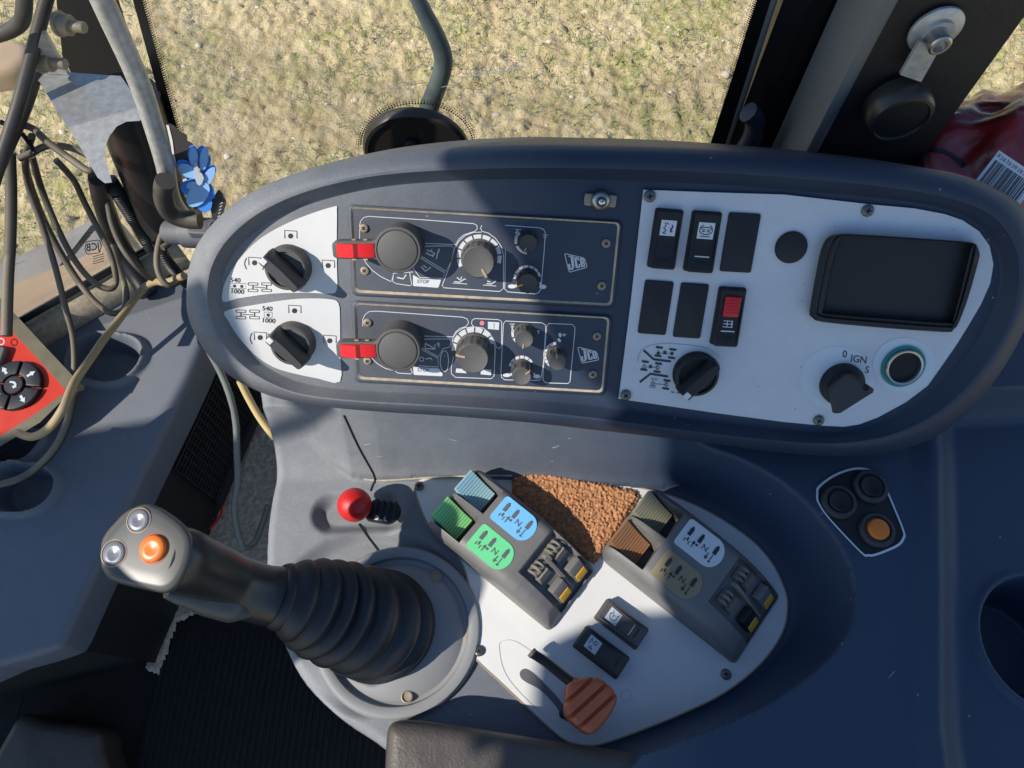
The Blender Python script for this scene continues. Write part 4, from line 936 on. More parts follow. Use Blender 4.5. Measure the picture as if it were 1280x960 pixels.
m = MB(); c_ = POD.at(1078, 485, HP+.0258)+th*1.2; m.T = mat4(*[np.array(v) for v in (fr.to_3x3().col[0], fr.to_3x3().col[1], fr.to_3x3().col[2])], c_); m.lathe([(.0024, 0), (.0024, .0006), (.0019, .0008), (.0017, .0002), (0, .0002)], 16); m.build('key_eyelet', 'dark', ko)
m = MB(T); m.box((.001, -.001, .0145), (.012, .009, .008), .002); m.build('key_neck', 'black', ig)
# power socket
T = POD.frame(1128, 457.5, 0, HP); k = POD.px(1128, 457)
ps_ = thing('power_socket', 'round power socket with green ring and silver liner', 'power socket', T)
p = Print(POD, HP+.0003); p.circle(1130, 456, 39, 0, 'icon', 40, 34); p.build('sticker_disc', ps_)
MB(T).lathe([(27*k, .0004), (27*k, .002), (24*k, .0024), (22*k, .0018)], 40).build('green_ring', 'teal', ps_)
MB(T).lathe([(23.5*k, .001), (23.2*k, .0042), (22*k, .005), (20*k, .0046), (19*k, .003), (19*k, .0012)], 40).build('liner', 'steel', ps_)
MB(T).lathe([(19.2*k, .0012), (0, .0011)], 40).build('socket_hole', 'dark', ps_)
# ================================================================== LEVER UNITS (two on the white panel)
def lever_unit(A, B, Cq, D_, label, cols, desc):
    """A rear-left, B front-left, C front-right, D rear-right footprint corners on the photo"""
    W = [PAN.at(*q) for q in (A, B, Cq, D_)]; o = (W[0]+W[3])/2; e = (W[1]+W[2])/2; L = np.linalg.norm(e-o); u = (e-o)/L
    n = np.array([0, 0, 1.]); v = np.cross(n, u); wd = (np.linalg.norm(W[0]-W[3])+np.linalg.norm(W[1]-W[2]))/2
    T = mat4(u, v, n, o); t = thing('lever_unit', label, 'lever unit', T, 'lever units on the white panel')
    # x along the length (0..L), y across (+y is the far side on the photo)
    sx = np.arange(-.006, L+.006, .0009); sy = np.arange(-wd/2-.005, wd/2+.005, .0009); X, Y = np.meshgrid(sx, sy); S = X/L
    P = np.interp(S, [-.1, 0, .04, .10, .2, .35, .5, .62, .70, .78, .86, .93, .98, 1.02], [.030, .034, .0375, .0405, .0425, .0435, .0430, .0415, .039, .0345, .028, .0205, .014, .010])
    taper = wd/2*(1-.05*np.clip(S, 0, 1)**2)
    body = roundpoly([(0, -wd/2), (L*.98, -wd/2*.96), (L, -wd/2*.9), (L, wd/2*.9), (L*.98, wd/2*.96), (0, wd/2)], .012, 4)
    d = sdist(body, X, Y); r_ = .0125; uu = np.clip(d, 0, r_)
    H = P-(r_-np.sqrt(np.maximum(r_*r_-(r_-uu)**2, 0)))*.95
    # two lever slots at the rear
    slw = wd*.355; x1 = L*.255
    for c in (-wd*.225, wd*.225):
        sd_ = np.minimum(np.minimum(slw/2-np.abs(Y-c), x1-X), 1); H = np.where(sd_ > -.0012, H-(H-.006)*sst(sd_, -.0012, .0006), H)
    # between and outside the slots the walls fall away towards the rear end
    H = np.where((S < .3), np.minimum(H, .033+.0130*sst(S, -.05, .11)), H)
    # button well at the front
    x0, x2 = L*.66, L*.985; yb0, yb1 = -wd*.22, wd*.43
    sd_ = np.minimum(np.minimum(X-x0-.09*(Y-yb0)*0, x2-X), np.minimum(Y-yb0, yb1-Y)); H = np.where(sd_ > -.001, H-.0085*sst(sd_, -.001, .0012), H)
    H = np.maximum(H, -.001)
    m = cut_mesh(X, Y, H, d, -.002); V = np.array(m.v); Tn = np.array(T); m.v = (V@Tn[:3, :3].T+Tn[:3, 3]).tolist()
    m.build('unit_body', 'housing', t, smooth=60)
    top = lambda x: float(np.interp(x/L, [-.1, 0, .04, .10, .2, .35, .5, .62, .70, .78, .86, .93, .98, 1.02], [.030, .034, .0375, .0405, .0425, .0435, .0430, .0415, .039, .0345, .028, .0205, .014, .010]))
    # ribbed thumb levers
    for c, cm in ((-wd*.225, cols[0]), (wd*.225, cols[1])):
        m = MB(T); hw = slw/2-.0016; rows = []; nk = 60
        for k in range(nk+1):
            f = k/nk; x = L*(.018+.195*f); z = .0410-.0180*f**1.15-.0025*math.sin(math.pi*f)
            if k % 5 == 0: z -= .0009
            rows.append((x, z))
        sec = rows+[(rows[-1][0]-.002, .006), (rows[0][0]+.004, .006), (rows[0][0]-.0015, .036)]
        m.rings([[(x, c+hw*.995, z) for x, z in sec], [(x, c-hw*.995, z) for x, z in sec]]); lv = m.build('thumb_lever', cm, t, smooth=25)
        m = MB(T); ed = [(x, z) for x, z in rows[4:-2]]
        for s_ in (1,):
            m.rings([[(x, c+hw*1.0+.0002, z-.0008) for x, z in ed]+[(x, c+hw+.0002, z-.004) for x, z in ed[::-1]], [(x, c+hw+.0011, z+.0003) for x, z in ed]+[(x, c+hw+.0011, z-.004) for x, z in ed[::-1]]])
        m.build('lever_edge', 'black', lv, smooth=0)
    # printed labels
    for c, cm in ((-wd*.225, cols[2]), (wd*.225, cols[3])):
        lw = wd*.36; a, b = L*.305, L*.585
        out = [(a, c-lw/2+.003), (a+.0008, c-lw/2+.0008), (a+.003, c-lw/2)]+[(b-lw*.42+lw*.42*math.sin(R(q)), c-lw/2*math.cos(R(q))) for q in range(0, 181, 15)]+[(a+.003, c+lw/2), (a+.0008, c+lw/2-.0008), (a, c+lw/2-.003)]
        cen = np.mean(out, 0); zt = lambda x, dz: top(x)+.0002+dz
        m = MB(T); ns = 8
        m.rings([[(x, y, zt(x, -.0005)) for x, y in out], [(x, y, zt(x, .0004)) for x, y in out]], False, False)
        V = [(x, y, zt(x, .0004)) for x, y in out]+[(cen[0], cen[1], zt(cen[0], .0004))]; N = len(out); m.add(V, [(i, (i+1) % N, N) for i in range(N)])
        lo = m.build('printed_label', cm, t, smooth=0)
        m = MB(T); zz = .00075
        def q4(x, y, a_, b_): m.add([(x-a_, y-b_, zt(x-a_, zz)), (x+a_, y-b_, zt(x+a_, zz)), (x+a_, y+b_, zt(x+a_, zz)), (x-a_, y+b_, zt(x-a_, zz))], [(0, 1, 2, 3)])
        Ls = b-a
        for k, f in enumerate((.17, .42, .80)):   # cylinder symbols
            x = a+Ls*f; q4(x, c+.0035, .0017, .0038); q4(x, c+.0080, .0010, .0009)
            if k == 2: q4(x, c-.0052, .0004, .004); q4(x, c-.0085, .0012, .0005)
            elif k == 1: q4(x, c-.0032, .0010, .0010)
            else:
                for s_ in (-.001, .001): q4(x+s_, c-.0045+s_, .0004, .0016); q4(x+s_+.0028, c-.005-s_, .00035, .0018)
        for f, up in ((.345, 1), (.70, -1)):     # arrows
            x = a+Ls*f; y = c-.0052 if up > 0 else c-.0048; q4(x, y, .0004, .0028)
            m.add([(x-.0018, y+up*.0012, zt(x, zz)), (x+.0018, y+up*.0012, zt(x, zz)), (x, y+up*.0044, zt(x, zz))], [(0, 1, 2) if up > 0 else (0, 2, 1)])
        V, F = text2d('N'); x = a+Ls*.585; s_ = .0078
        m.add([(x+v_[0]*s_, c-.0008+v_[1]*s_, zt(x, zz)) for v_ in V], F)
        tag(m.build('printed_symbol', 'inkgrey' if cm in ('blue', 'green') else 'ink', lo, smooth=0), kind='stuff')
    # detent clips and lock buttons in the front well
    ra = math.atan2(-.030, L*.30)
    for c in (-wd*.055, wd*.27):
        xa = L*.715; za = top(xa)-.0085
        Tc = T@Matrix.Translation(Vector((xa, c, za)))@Matrix.Rotation(-ra*.8, 4, 'Y')
        m = MB(Tc)
        for y in (-.0052, 0, .0052):
            m.tube([(.0045*math.cos(R(k)), y, .0015+.0065*math.sin(R(k))) for k in range(-10, 191, 20)], .0011 if y else .0016, 6)
        m.box((0, 0, .001), (.010, .013, .002)); m.build('detent_clip', 'cliptan', t)
        xb = L*.80; Tb = T@Matrix.Translation(Vector((xb, c, top(xb)-.0075)))@Matrix.Rotation(-ra*1.15, 4, 'Y')
        m = MB(Tb); m.rings([[(-.009, -.0075, 0), (.001, -.0075, 0), (.001, .0075, 0), (-.009, .0075, 0)], [(-.0085, -.006, .0055), (-.002, -.007, .003), (-.002, .007, .003), (-.0085, .006, .0055)]]); m.build('catch_wedge', 'cliptan', t, smooth=0)
        xk = L*.885; Tk = T@Matrix.Translation(Vector((xk, c+.001, top(xk)-.0085)))@Matrix.Rotation(-ra*1.5, 4, 'Y')
        m = MB(Tk); m.prism(rrect(.0185, .0155, .001), 0, .0075, .001); lb_ = m.build('lock_button', 'black' if c < 0 and desc else 'housing', t)
        m = MB(Tk); m.prism(rrect(.0075, .0125, .0006), .004, .0083, .0005) if False else m.box((.0052, .0, .0068), (.0078, .0125, .0030), .0006); m.build('yellow_insert', 'yellow', lb_)
        m = MB(T); 
        m.box((L*.83, c+wd*.155, top(L*.83)-.0045), (L*.27, .0022, .007)); wl_ = m
    m = MB(T@Matrix.Translation(Vector((L*.83, wd*.105, top(L*.83)-.0055)))@Matrix.Rotation(-ra*1.25, 4, 'Y')); m.box((0, 0, 0), (L*.31, .0028, .006)); m.build('divider', 'cliptan', t)
    return t
lever_unit((532, 665), (682, 786), (749, 717), (598, 593), 'left lever unit with blue and green thumb levers and matching labels', ('levergreen', 'leverblue', 'green', 'blue'), 0)
lever_unit((743, 698), (916, 827), (976, 750), (811, 615), 'right lever unit with olive and brown thumb levers and white and olive labels', ('leverbrown', 'leverolive', 'olive', 'lwhite'), 1)

# ---- piece of looped mat between the lever units
so_ = [Z(.006).at(*q) for q in pts('640,596 650,586 700,592 755,603 796,612 799,622 778,655 750,696 744,704 722,690 690,665 660,640 640,615')]
sx, sy = np.meshgrid(np.arange(-.01, .14, .00075), np.arange(.10, .26, .00075)); sp2 = [p_[:2] for p_ in so_]
dd = sdist(sp2, sx, sy)
w1, w2, wi = worley(sx+.0012*fbm(sx, sy, 700, 2, 3), sy, 400, 8)
hh = .0015+.0035*sst(dd, 0, .004)+.0026*np.clip(1-w1*1.2, 0, 1)**.7*(.45+wi)+.003*(fbm(sx, sy, 22, 3, 5)-.5)
dd2 = dd+.0014*(fbm(sx, sy, 320, 2, 17)-.5)
tag(cut_mesh(sx, sy, hh, dd2, .0005).build('loop_mat', 'sponge', None, smooth=70), 'piece of orange-brown looped mat lying between the two lever units', 'mat')

# ---- two rocker switches on the white panel
crab = [[(.6*math.cos(R(a)), .6*math.sin(R(a))) for a in range(60, 330, 30)], [(.1, .7), (.4, .2), (.8, .5)], [(-.2, .1), (.2, .1), (.2, -.2)], [(.3, -.5), (.7, -.7)]]
tri = [[(-.7, -.2), (-.3, .2), (-.7, .4), (-.7, -.2)], [(.1, -.4), (.6, -.4), (.6, .0), (.1, .0), (.1, -.4)], [(-.2, .6), (.5, .6)], [(.2, .3), (.7, .6)]]
rocker(PAN, pts('815,752.5 794.5,812 741.5,772 757.5,748')[:0] or pts('757,748.5 811,787.5 793.5,812 742,774')[:0] or [(741.5, 773.5), (757.5, 748.5), (812, 787), (794, 812.5)], .0002, 'dusty rocker switch on the white panel, the upper one with a white line', crab, group='rocker switches on the lever panel', m_='knobdusty', hi=.014, lo=.012)
rocker(PAN, [(716, 808.5), (731, 782), (789.5, 822), (769, 849.5)], .0002, 'dusty rocker switch on the white panel, the lower one nearest the orange throttle', tri, group='rocker switches on the lever panel', line=False, m_='knob', hi=.014, lo=.012)

# ---- hand throttle
ht = thing('hand_throttle', 'orange-brown grooved throttle grip on a black stem', 'hand throttle', PAN.at(700, 890))
st = [zp(666, 817, .016), zp(680, 826, .019), zp(700, 842, .026), zp(718, 856, .034)]
MB().tube(catmull(st, 5, False), .0042, 12).build('stem', 'black', ht); MB().tube([st[0]+np.array([-.0015, .0015, 0]), st[0]+np.array([.0008, -.0008, .0002])], .0046, 12).build('stem_cap', 'screwdusty', ht)
MB().tube([zp(704, 893, .001), zp(722, 876, .034)], .004, 10).build('stem_root', 'black', ht)
gf = Z(.036); out = pts('708,858 716,852 733,848 745,848 758,856 768,868 768,880 758,898 744,914 736,918 726,914 710,900 705,890 706,876')
Po = np.array([gf.at(*q) for q in catmull(out, 4)][::-1]); c0 = Po.mean(0)
dirg = gf.at(758, 860)-gf.at(712, 902); dirg /= np.linalg.norm(dirg); per = np.cross([0, 0, 1.], dirg)
m = MB(); ng = 64
ext_a = [(p_-c0)@per for p_ in Po]; ext_d = [(p_-c0)@dirg for p_ in Po]; amin, amax = min(ext_a), max(ext_a)
rows = []
Xg, Yg = np.meshgrid(np.arange(min(ext_d)-.002, max(ext_d)+.002, .0006), np.arange(amin-.002, amax+.002, .0006))
P2 = [((p_-c0)@dirg, (p_-c0)@per) for p_ in Po]; dd = sdist(P2, Xg, Yg); uu = np.clip(dd, 0, .006)
Hg = .004+.006*np.sqrt(np.maximum(1-(1-uu/.006)**2, 0)); f_ = (Yg-amin)/(amax-amin)
for c_ in (.27, .52, .77): Hg = Hg-.0042*np.exp(-((f_-c_)/.032)**4)
gm = cut_mesh(Xg, Yg, Hg+.006, dd, -.012); gv = np.array(gm.v); gm.v = (c0+gv[:, :1]*dirg+gv[:, 1:2]*per+gv[:, 2:]*np.array([0, 0, 1.])).tolist()
m = gm; m.build('grip', 'terracotta', ht, smooth=70)
m = MB(); m.tube([zp(712, 858, .036), zp(732, 872, .038)], [.0085, .011], 14); m.build('grip_neck', 'terracotta', ht)

# ---- red knob lever in its slot
rk = thing('red_knob_lever', 'small lever with a shiny red ball knob beside a slotted slider', 'lever', on_console(470, 640))
bc = zp(443, 631, .024)
m = MB(); th = np.linspace(.01, math.pi-.01, 28); m.T = Matrix.Translation(Vector(bc)); m.lathe([(.0160*math.sin(a), -.0160*math.cos(a)) for a in th], 40); m.build('ball_knob', 'redball', rk, smooth=180)
MB().tube([bc+np.array([.008, -.002, -.004]), on_console(478, 640)], [.006, .0045], 12).build('stem', 'rubber', rk)
T = Z(.006).frame(478, 638, 8); m = MB(T); m.prism(roundpoly([(-.016, -.011), (.010, -.012), (.0175, -.003), (.016, .009), (-.012, .010)], .006), -.006, .003, .002, True)
for k in range(4): m.box((-.006+k*.0062, 0, .0044), (.0024, .019, .0022), .0006)
m.build('slider', 'rubber', rk)
m = MB(T)
for k in range(2): m.box((-.003+k*.0085, -.0085, .0034), (.0034, .0045, .0008), .0004)
m.build('slider_slot', 'white', rk, smooth=0)

# ---- three-button cluster on the right
HZ = .058
bcz = Z(HZ)
cl = thing('button_cluster', 'triangular panel with two black buttons and one orange button', 'button panel', bcz.frame(1075, 640, 0))
z_c = lambda s_: [(980+x/4.267, 560+y/4.267) for x, y in pts(s_)]
oc = catmull(z_c('172,240 180,205 250,150 330,115 400,103 460,115 510,155 548,215 600,335 645,450 643,485 610,525 500,572 450,578 410,560 240,380 178,290'), 4)[::-1]
oc2 = [tuple(lerp(np.array(q), np.array([1075, 640]), .05)) for q in oc]
m = MB(); m.rings([[bcz.at(*q, -.002) for q in oc], [bcz.at(*q, .0022) for q in oc], [bcz.at(*q, .0024) for q in oc2], [bcz.at(*q, .001) for q in oc2]], False, False); m.build('trim_ring', 'icon', cl)
m = MB(); m.rings([[bcz.at(*q, -.001) for q in oc2], [bcz.at(*q, .0016) for q in oc2]], False, True); m.build('cluster_plate', 'black', cl, smooth=0)
k = bcz.px(1075, 640)
for x, y, cm in ((455, 210, 'black'), (288, 290, 'black'), (490, 440, 'orange')):
    T = bcz.frame(980+x/4.267, 560+y/4.267, 0, .0016)
    bz = MB(T).lathe([(22*k, 0), (22*k, .003), (20*k, .0048), (16.5*k, .005), (15.5*k, .003), (13*k, .003)], 40).build('button_bezel', 'knob', cl)
    MB(T).lathe([(13*k, .002), (13*k, .006), (11.5*k, .0075), (6*k, .0082), (0, .0084)] if cm == 'orange' else [(14*k, .002), (14*k, .0045), (12.5*k, .0058), (7*k, .0048), (0, .0044)], 36).build('button', cm, bz)

# ================================================================== JOYSTICK
js = thing('joystick', 'black pistol-grip joystick with two grey buttons, one orange button and rubber bellows', 'joystick', on_console(497, 787))
cc = zp(497, 787, .0); T = Matrix.Translation(Vector(cc))
m = MB(T); m.lathe([(.0755, -.016), (.0755, .000), (.0735, .0035), (.069, .0045), (.065, .003), (.0635, -.002), (.060, -.003), (.054, .0015), (.040, .005), (.026, .007)], 72); m.build('collar', 'collar', js)
for a in (55, -78, 195, 120):
    c_ = cc+np.array([.0575*math.cos(R(a)), .0575*math.sin(R(a)), .000]); MB(Matrix.Translation(Vector(c_))).lathe([(.0052, 0), (.0052, .0022), (.0042, .0026), (.0038, .0012), (0, .0010)], 20).build('collar_screw', 'screwdusty', js)
ax0 = zp(480, 783, .006); ax1 = zp(345, 744, .093)
path = catmull([ax0, zp(458, 777, .030), zp(415, 764, .058), zp(380, 752, .079), ax1], 64, False); path = np.array(path); N = len(path); tg = np.gradient(path, axis=0); tg /= np.linalg.norm(tg, axis=1)[:, None]
Rs = []
for i in range(N):
    f = i/(N-1); t_ = tg[i]*(min(1, f*3))+np.array([0, 0, 1.])*max(0, 1-f*3); t_ /= np.linalg.norm(t_)
    u_ = np.cross(t_, [0, 1., .2]); u_ /= np.linalg.norm(u_); v_ = np.cross(t_, u_)
    env = np.interp(f, [0, .08, .25, .5, .75, .88, 1], [.045, .0455, .0435, .040, .034, .028, .0245]); w_ = 2*abs(math.sin(f**.85*math.pi*8.6+.3+.16*math.sin(f*9)))**.75-1; amp = np.interp(f, [0, .06, .6, .8, .9, 1], [.0, .0052, .0042, .0028, .001, 0])
    r = env+amp*w_*.85
    Rs.append([(path[i]+r*(math.cos(2*math.pi*k/48)*u_+math.sin(2*math.pi*k/48)*v_)).tolist() for k in range(48)])
m = MB(); m.rings(Rs, False, True); m.build('bellows', 'rubber', js, smooth=180)
# shaft and head
sh = catmull([zp(352, 746, .088), zp(325, 742, .098), zp(290, 728, .119), zp(258, 712, .146), zp(226, 699, .173), zp(205, 694, .182)], 8, False)
m = MB(); m.tube(sh, [.0240, .0230, .0215, .0220, .0225, .0215], 32); hd_ = m.build('grip_shaft', 'gripblack', js, smooth=180)
hz = .195; hp = Plane(zp(180, 688, hz), (-.10, -.16, 1))
ho = resample(catmull(pts('126,690 129,672 143,654 160,638 181,630 197,633 214,643 230,656 240,672 240,692 233,715 222,733 207,741 185,738 155,731 137,724 128,710'), 5), 90)[::-1]
hc = ho.mean(0); rs = []
for f, h in ((.55, -.030), (.80, -.025), (.93, -.020), (1.0, -.014), (1.0, -.009), (.985, -.004), (.95, -.0012), (.90, 0), (.80, .0006), (.5, .0010)):
    sh_ = np.array([14, 3])*(max(0, -h-.012)/.02)
    rs.append([hp.at(*(hc+(q-hc)*f+sh_), h) for q in ho])
m = MB(); m.rings(rs, True, True); m.build('grip_head', 'gripgrey', js, smooth=180)
m = MB(); m.tube(catmull([zp(300, 717, .1335), zp(270, 701, .1545), zp(245, 689, .171)], 6, False), [.0035, .005, .003], 8); m.build('red_stripe', 'red', js)
m = MB(); m.tube(catmull([zp(208, 741, .160), zp(255, 752, .136), zp(290, 760, .120), zp(318, 763, .106)], 6, False), [.004, .010, .011, .004], 16); m.build('trigger_edge', 'gripgrey', js)
for x, y, r, cm in ((173.8, 650.5, 13.5, 'btngrey'), (143, 691.5, 14.5, 'btngrey'), (193, 686, 16.5, 'orange')):
    T = hp.frame(x, y, 0, .0006); k = hp.px(x, y)
    rg = MB(T).lathe([(r*1.12*k, -.001), (r*1.12*k, .0006), (r*1.03*k, .0009), (r*.98*k, -.0006), (r*.9*k, -.001)], 32).build('button_ring', 'terracotta' if cm == 'orange' else 'tan', js)
    MB(T).lathe([(r*.98*k, -.002), (r*.97*k, .0028 if cm == 'orange' else .0006), (r*.85*k, .0042 if cm == 'orange' else .0016), (r*.45*k, .0036 if cm == 'orange' else .0008), (0, .0032 if cm == 'orange' else .0004)], 32).build('button', cm, js, smooth=180)

# unseen blocker added outside the frame, its outline shaped to shade the joystick bellows
def to_px(p):
    d = np.array(p)-C0; F_ = np.array([0, math.cos(PITCH), -math.sin(PITCH)]); U_ = np.array([0, math.sin(PITCH), math.cos(PITCH)]); f_ = d@F_; return 640+FPX*d[0]/f_, 480-FPX*(d@U_)/f_
hull_in = [back(p, .50) for r in Rs[::3] for p in r[::4] if to_px(p)[0] < 478]+[back(p+np.array([0, dy, 0]), .50) for p in sh for dy in (-.02, .02) if to_px(p)[0] > 262]
def hull(P):
    P = sorted(map(tuple, P)); out = []
    for seq in (P, P[::-1]):
        h_ = []
        for p in seq:
            while len(h_) > 1 and (h_[-1][0]-h_[-2][0])*(p[1]-h_[-2][1])-(h_[-1][1]-h_[-2][1])*(p[0]-h_[-2][0]) <= 0: h_.pop()
            h_.append(p)
        out += h_[:-1]
    return out
sc_ = thing('bellows_blocker', 'unseen dark blocker added to shade the joystick bellows', 'shade blocker', (-1.0, -.15, -.3))
hq = np.array(hull(hull_in)); MB().prism(roundpoly([tuple(q) for q in hq], .004, 2), .488, .506, 0, True).build('blocker_plate', 'black', sc_)
MB().tube([(hq[:, 0].mean(), hq[:, 1].mean(), .488), (-.85, -.20, .40), (-1.1, -.26, -.1), (-1.15, -.27, -.31)], [.012, .03, .045, .05], 16).build('blocker_tube', 'black', sc_)

# ================================================================== ARMREST
am = thing('armrest', 'black grained leather armrest at the bottom edge', 'armrest', zp(640, 960, .03))
def cushion(P, zt, z0, r_, name, mt, par, st=.0018, crown=.004):
    W = np.array([zp(*q, zt)[:2] for q in catmull(pts(P), 4)]); X, Y = np.meshgrid(np.arange(W[:, 0].min()-.01, W[:, 0].max()+.01, st), np.arange(W[:, 1].min()-.01, W[:, 1].max()+.01, st))
    d = sdist(W, X, Y); u = np.clip(d, 0, r_); H = zt-(r_-np.sqrt(np.maximum(r_*r_-(r_-u)**2, 0)))+crown*np.clip(d/.06, 0, 1)+.0012*(fbm(X, Y, 60, 3, 5)-.5)
    return cut_mesh(X, Y, H, d, z0).build(name, mt, par, smooth=60)
cushion('477,1180 478,1000 480,930 484,908 494,901 515,900 565,906 640,918 740,934 860,951 960,966 1060,985 1060,1180', .052, .0, .012, 'armrest_pad', 'leather', am)
# ================================================================== LEFT SIDE
dp_ = thing('floor_pad', 'dark folded floor pad at the bottom left corner', 'pad', zp(60, 930, FZ+.03))
cushion('14,902 60,903 116,912 128,940 140,1040 -30,1040', FZ+.05, FZ, .012, 'pad_body', 'leather', dp_, .002)
DZ = -.08
dash = thing('side_dash', 'blue-grey moulded dash panel with two grab recesses on the left', 'dash panel', zp(120, 600, DZ-.2))
X, Y = np.meshgrid(np.arange(-.80, -.28, .0018), np.arange(.0, .56, .0018))
do = [zp(*q, DZ)[:2] for q in catmull(pts('-160,560 -60,490 20,440 90,400 150,368 200,340 262,350 262,400 252,440 225,500 180,590 120,715 92,775 80,800 66,812 0,832 -160,870'), 4)]
d = sdist(do, X, Y); Hh = np.full(X.shape, DZ); r_ = .009; u = np.clip(d, 0, r_)
def dish(px_, py_, rx, ry, dep, ang=0, soft=.35):
    c = zp(px_, py_, DZ); a = R(ang); k = Z(DZ).px(px_, py_); x_ = (X-c[0])*math.cos(a)+(Y-c[1])*math.sin(a); y_ = -(X-c[0])*math.sin(a)+(Y-c[1])*math.cos(a)
    q = (x_/(rx*k))**2+(y_/(ry*k))**2; q = q*(1+.5*(fbm(X+2, Y+2, 14, 2, 21)-.5)+.35*np.sin(2*np.arctan2(y_, x_)+.6)); return -dep*sst(1-q, 0, soft)+dep*.28*np.exp(-((np.sqrt(q)-1.10)/.10)**2)
Hh = Hh+dish(132, 448, 44, 30, .030, 20, .6)+dish(30, 612, 40, 30, .030, 30, .45)+dish(12, 560, 40, 18, .02, 30)
Hh = Hh-.006*sst((X-zp(100, 560, DZ)[0])*.88-(Y-zp(100, 560, DZ)[1])*.48, -.022, -.03)*0
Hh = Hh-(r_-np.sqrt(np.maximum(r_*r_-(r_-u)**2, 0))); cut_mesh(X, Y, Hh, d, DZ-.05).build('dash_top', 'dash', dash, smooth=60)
# black kick panel below the dash's right edge
e0, e1 = zp(262, 424, DZ-.012), zp(80, 803, DZ-.012); ev = e1-e0; el = np.linalg.norm(ev[:2]); eu = np.array([ev[0], ev[1], 0])/el; en = np.array([-eu[1], eu[0], 0]); en = en if en[0] > 0 else -en
WPn = Plane(e0+en*.004, en)
m = MB(); a, b = e0+eu*-.12, e1+eu*.004
prof = [(-.003, DZ-.009), (.0022, DZ-.0115), (.0036, DZ-.018), (.004, DZ-.05), (.004, FZ+.002)]
m.rings([[tuple((p_+en*o_)[:2])+(z_,) for o_, z_ in prof]+[tuple((p_-en*.02)[:2])+(FZ+.002,), tuple((p_-en*.02)[:2])+(DZ-.02,)] for p_ in (a, b)]); m.build('kick_panel', 'blackwall', dash, smooth=40)
f0, f1 = zp(82, 808, DZ-.02), zp(-200, 878, DZ-.02)
m = MB(); a = f0+np.array([.004, .004, 0]); b = f1+np.array([0, .004, 0]); m.rings([[(q[0], q[1], DZ-.045), (q[0], q[1]+.02, DZ-.045), (q[0], q[1]+.02, FZ), (q[0], q[1], FZ)] for q in (a, b)]); m.build('kick_panel', 'blackwall', dash, smooth=0)
gq = [np.array([*(e0+en*.0045+eu*s_)[:2], z_]) for s_, z_ in ((-.02, DZ-.055), (.155, DZ-.055), (.155, FZ+.045), (-.02, FZ+.045))]
gt = thing('vent_grille', 'black mesh grille low on the side wall left of the console', 'grille', gq[3])
m = MB(); m.rings([[tuple(p_) for p_ in gq], [tuple(p_+en*.0008) for p_ in gq]], False, True); m.build('grille_back', 'dark', gt, smooth=0)
m = MB(); bl = lambda a, b: gq[0]+(gq[1]-gq[0])*a+(gq[3]-gq[0])*b+en*.003
for k in range(19): m.tube([bl(k/18, 0), bl(k/18, 1)], .0012, 5)
for k in range(16): m.tube([bl(0, k/15), bl(1, k/15)], .0012, 5)
tag(m.build('grille_bar', 'black', gt, smooth=0), kind='stuff')
m = MB(); m.rings([[tuple(bl(a_, b_)+en*.001) for a_, b_ in ((-.02, 1.0), (1.02, 1.0), (1.02, 1.14), (-.02, 1.14))], [tuple(bl(a_, b_)+en*.005) for a_, b_ in ((-.02, 1.0), (1.02, 1.0), (1.02, 1.14), (-.02, 1.14))]]); m.build('grille_frame', 'blackwall', gt, smooth=0)

# steel tube, bracket, posts
def tube_thing(name, label, cat, P, r, mt, n=14, group=None, sm=8, kind=None):
    Q = catmull(P, sm, False); o = MB().tube(Q, r, n).build(name, mt, None, smooth=60); return tag(o, label, cat, group)
VP_ = YP(.46)
tube_thing('steel_tube', 'galvanised steel tube running up beside the side window', 'tube', [VP_.at(*q) for q in pts('98,-70 128,0 170,93 190,150 206,205 214,245 228,268 244,280')], [.0082, .0082, .0082, .0082, .0082, .008, .0078, .0075], 'galv', 22)
tube_thing('bent_pipe', 'short bent grey pipe under the blue flower hanger', 'pipe', [YP(.44).at(*q) for q in pts('207,226 204,240 207,256 216,268 232,274 250,275')], .0088, 'framedark', 16)
bk = thing('bracket_plate', 'bent galvanised bracket plate with two bolts at the upper left', 'bracket', zp(100, 150, .20))
bq = pts('37,86 60,88 100,91.5 151,95 160,108 179,140 175,151 158,152 146,158 137,170 132,182 131,195 140,228 131,229 122,222 95,175 70,137 50,103 40,95')
m = MB(); m.rings([[zp(x, y, .196) for x, y in bq[::-1]], [zp(x, y, .200) for x, y in bq[::-1]]]); m.build('plate', 'galv', bk, smooth=0)
tq = [(37, 86), (86, 88), (58, 40), (53, 38)]
m = MB(); a_ = [zp(38, 86, .202), zp(86, 88.5, .202), zp(58, 38, .262), zp(53, 38, .262)]; nn_ = np.cross(a_[1]-a_[0], a_[3]-a_[0]); nn_ /= np.linalg.norm(nn_); m.rings([[p_ for p_ in a_], [p_+nn_*.004 for p_ in a_]]); m.build('plate_tab', 'galv', bk, smooth=0)
for x, y, zz in ((54, 76, .222), (76, 30, .262)):
    p_ = zp(x, y, zz); dr = zp(x+26, y+4, zz)-p_; dr /= np.linalg.norm(dr); q0 = mat4(*((lambda d_: (np.cross([0, 0, 1.], d_)/np.linalg.norm(np.cross([0, 0, 1.], d_)), np.cross(d_, np.cross([0, 0, 1.], d_)/np.linalg.norm(np.cross([0, 0, 1.], d_))), d_))(dr)), p_)
    m = MB(q0); m.lathe([(.0105, -.002), (.0105, .0006), (.0085, .0008), (.0085, .0085), (.0075, .0095), (.0048, .0095), (.0048, .021), (.0042, .022), (0, .022)], 6 if False else 18); m.build('bolt', 'screwdusty', bk)
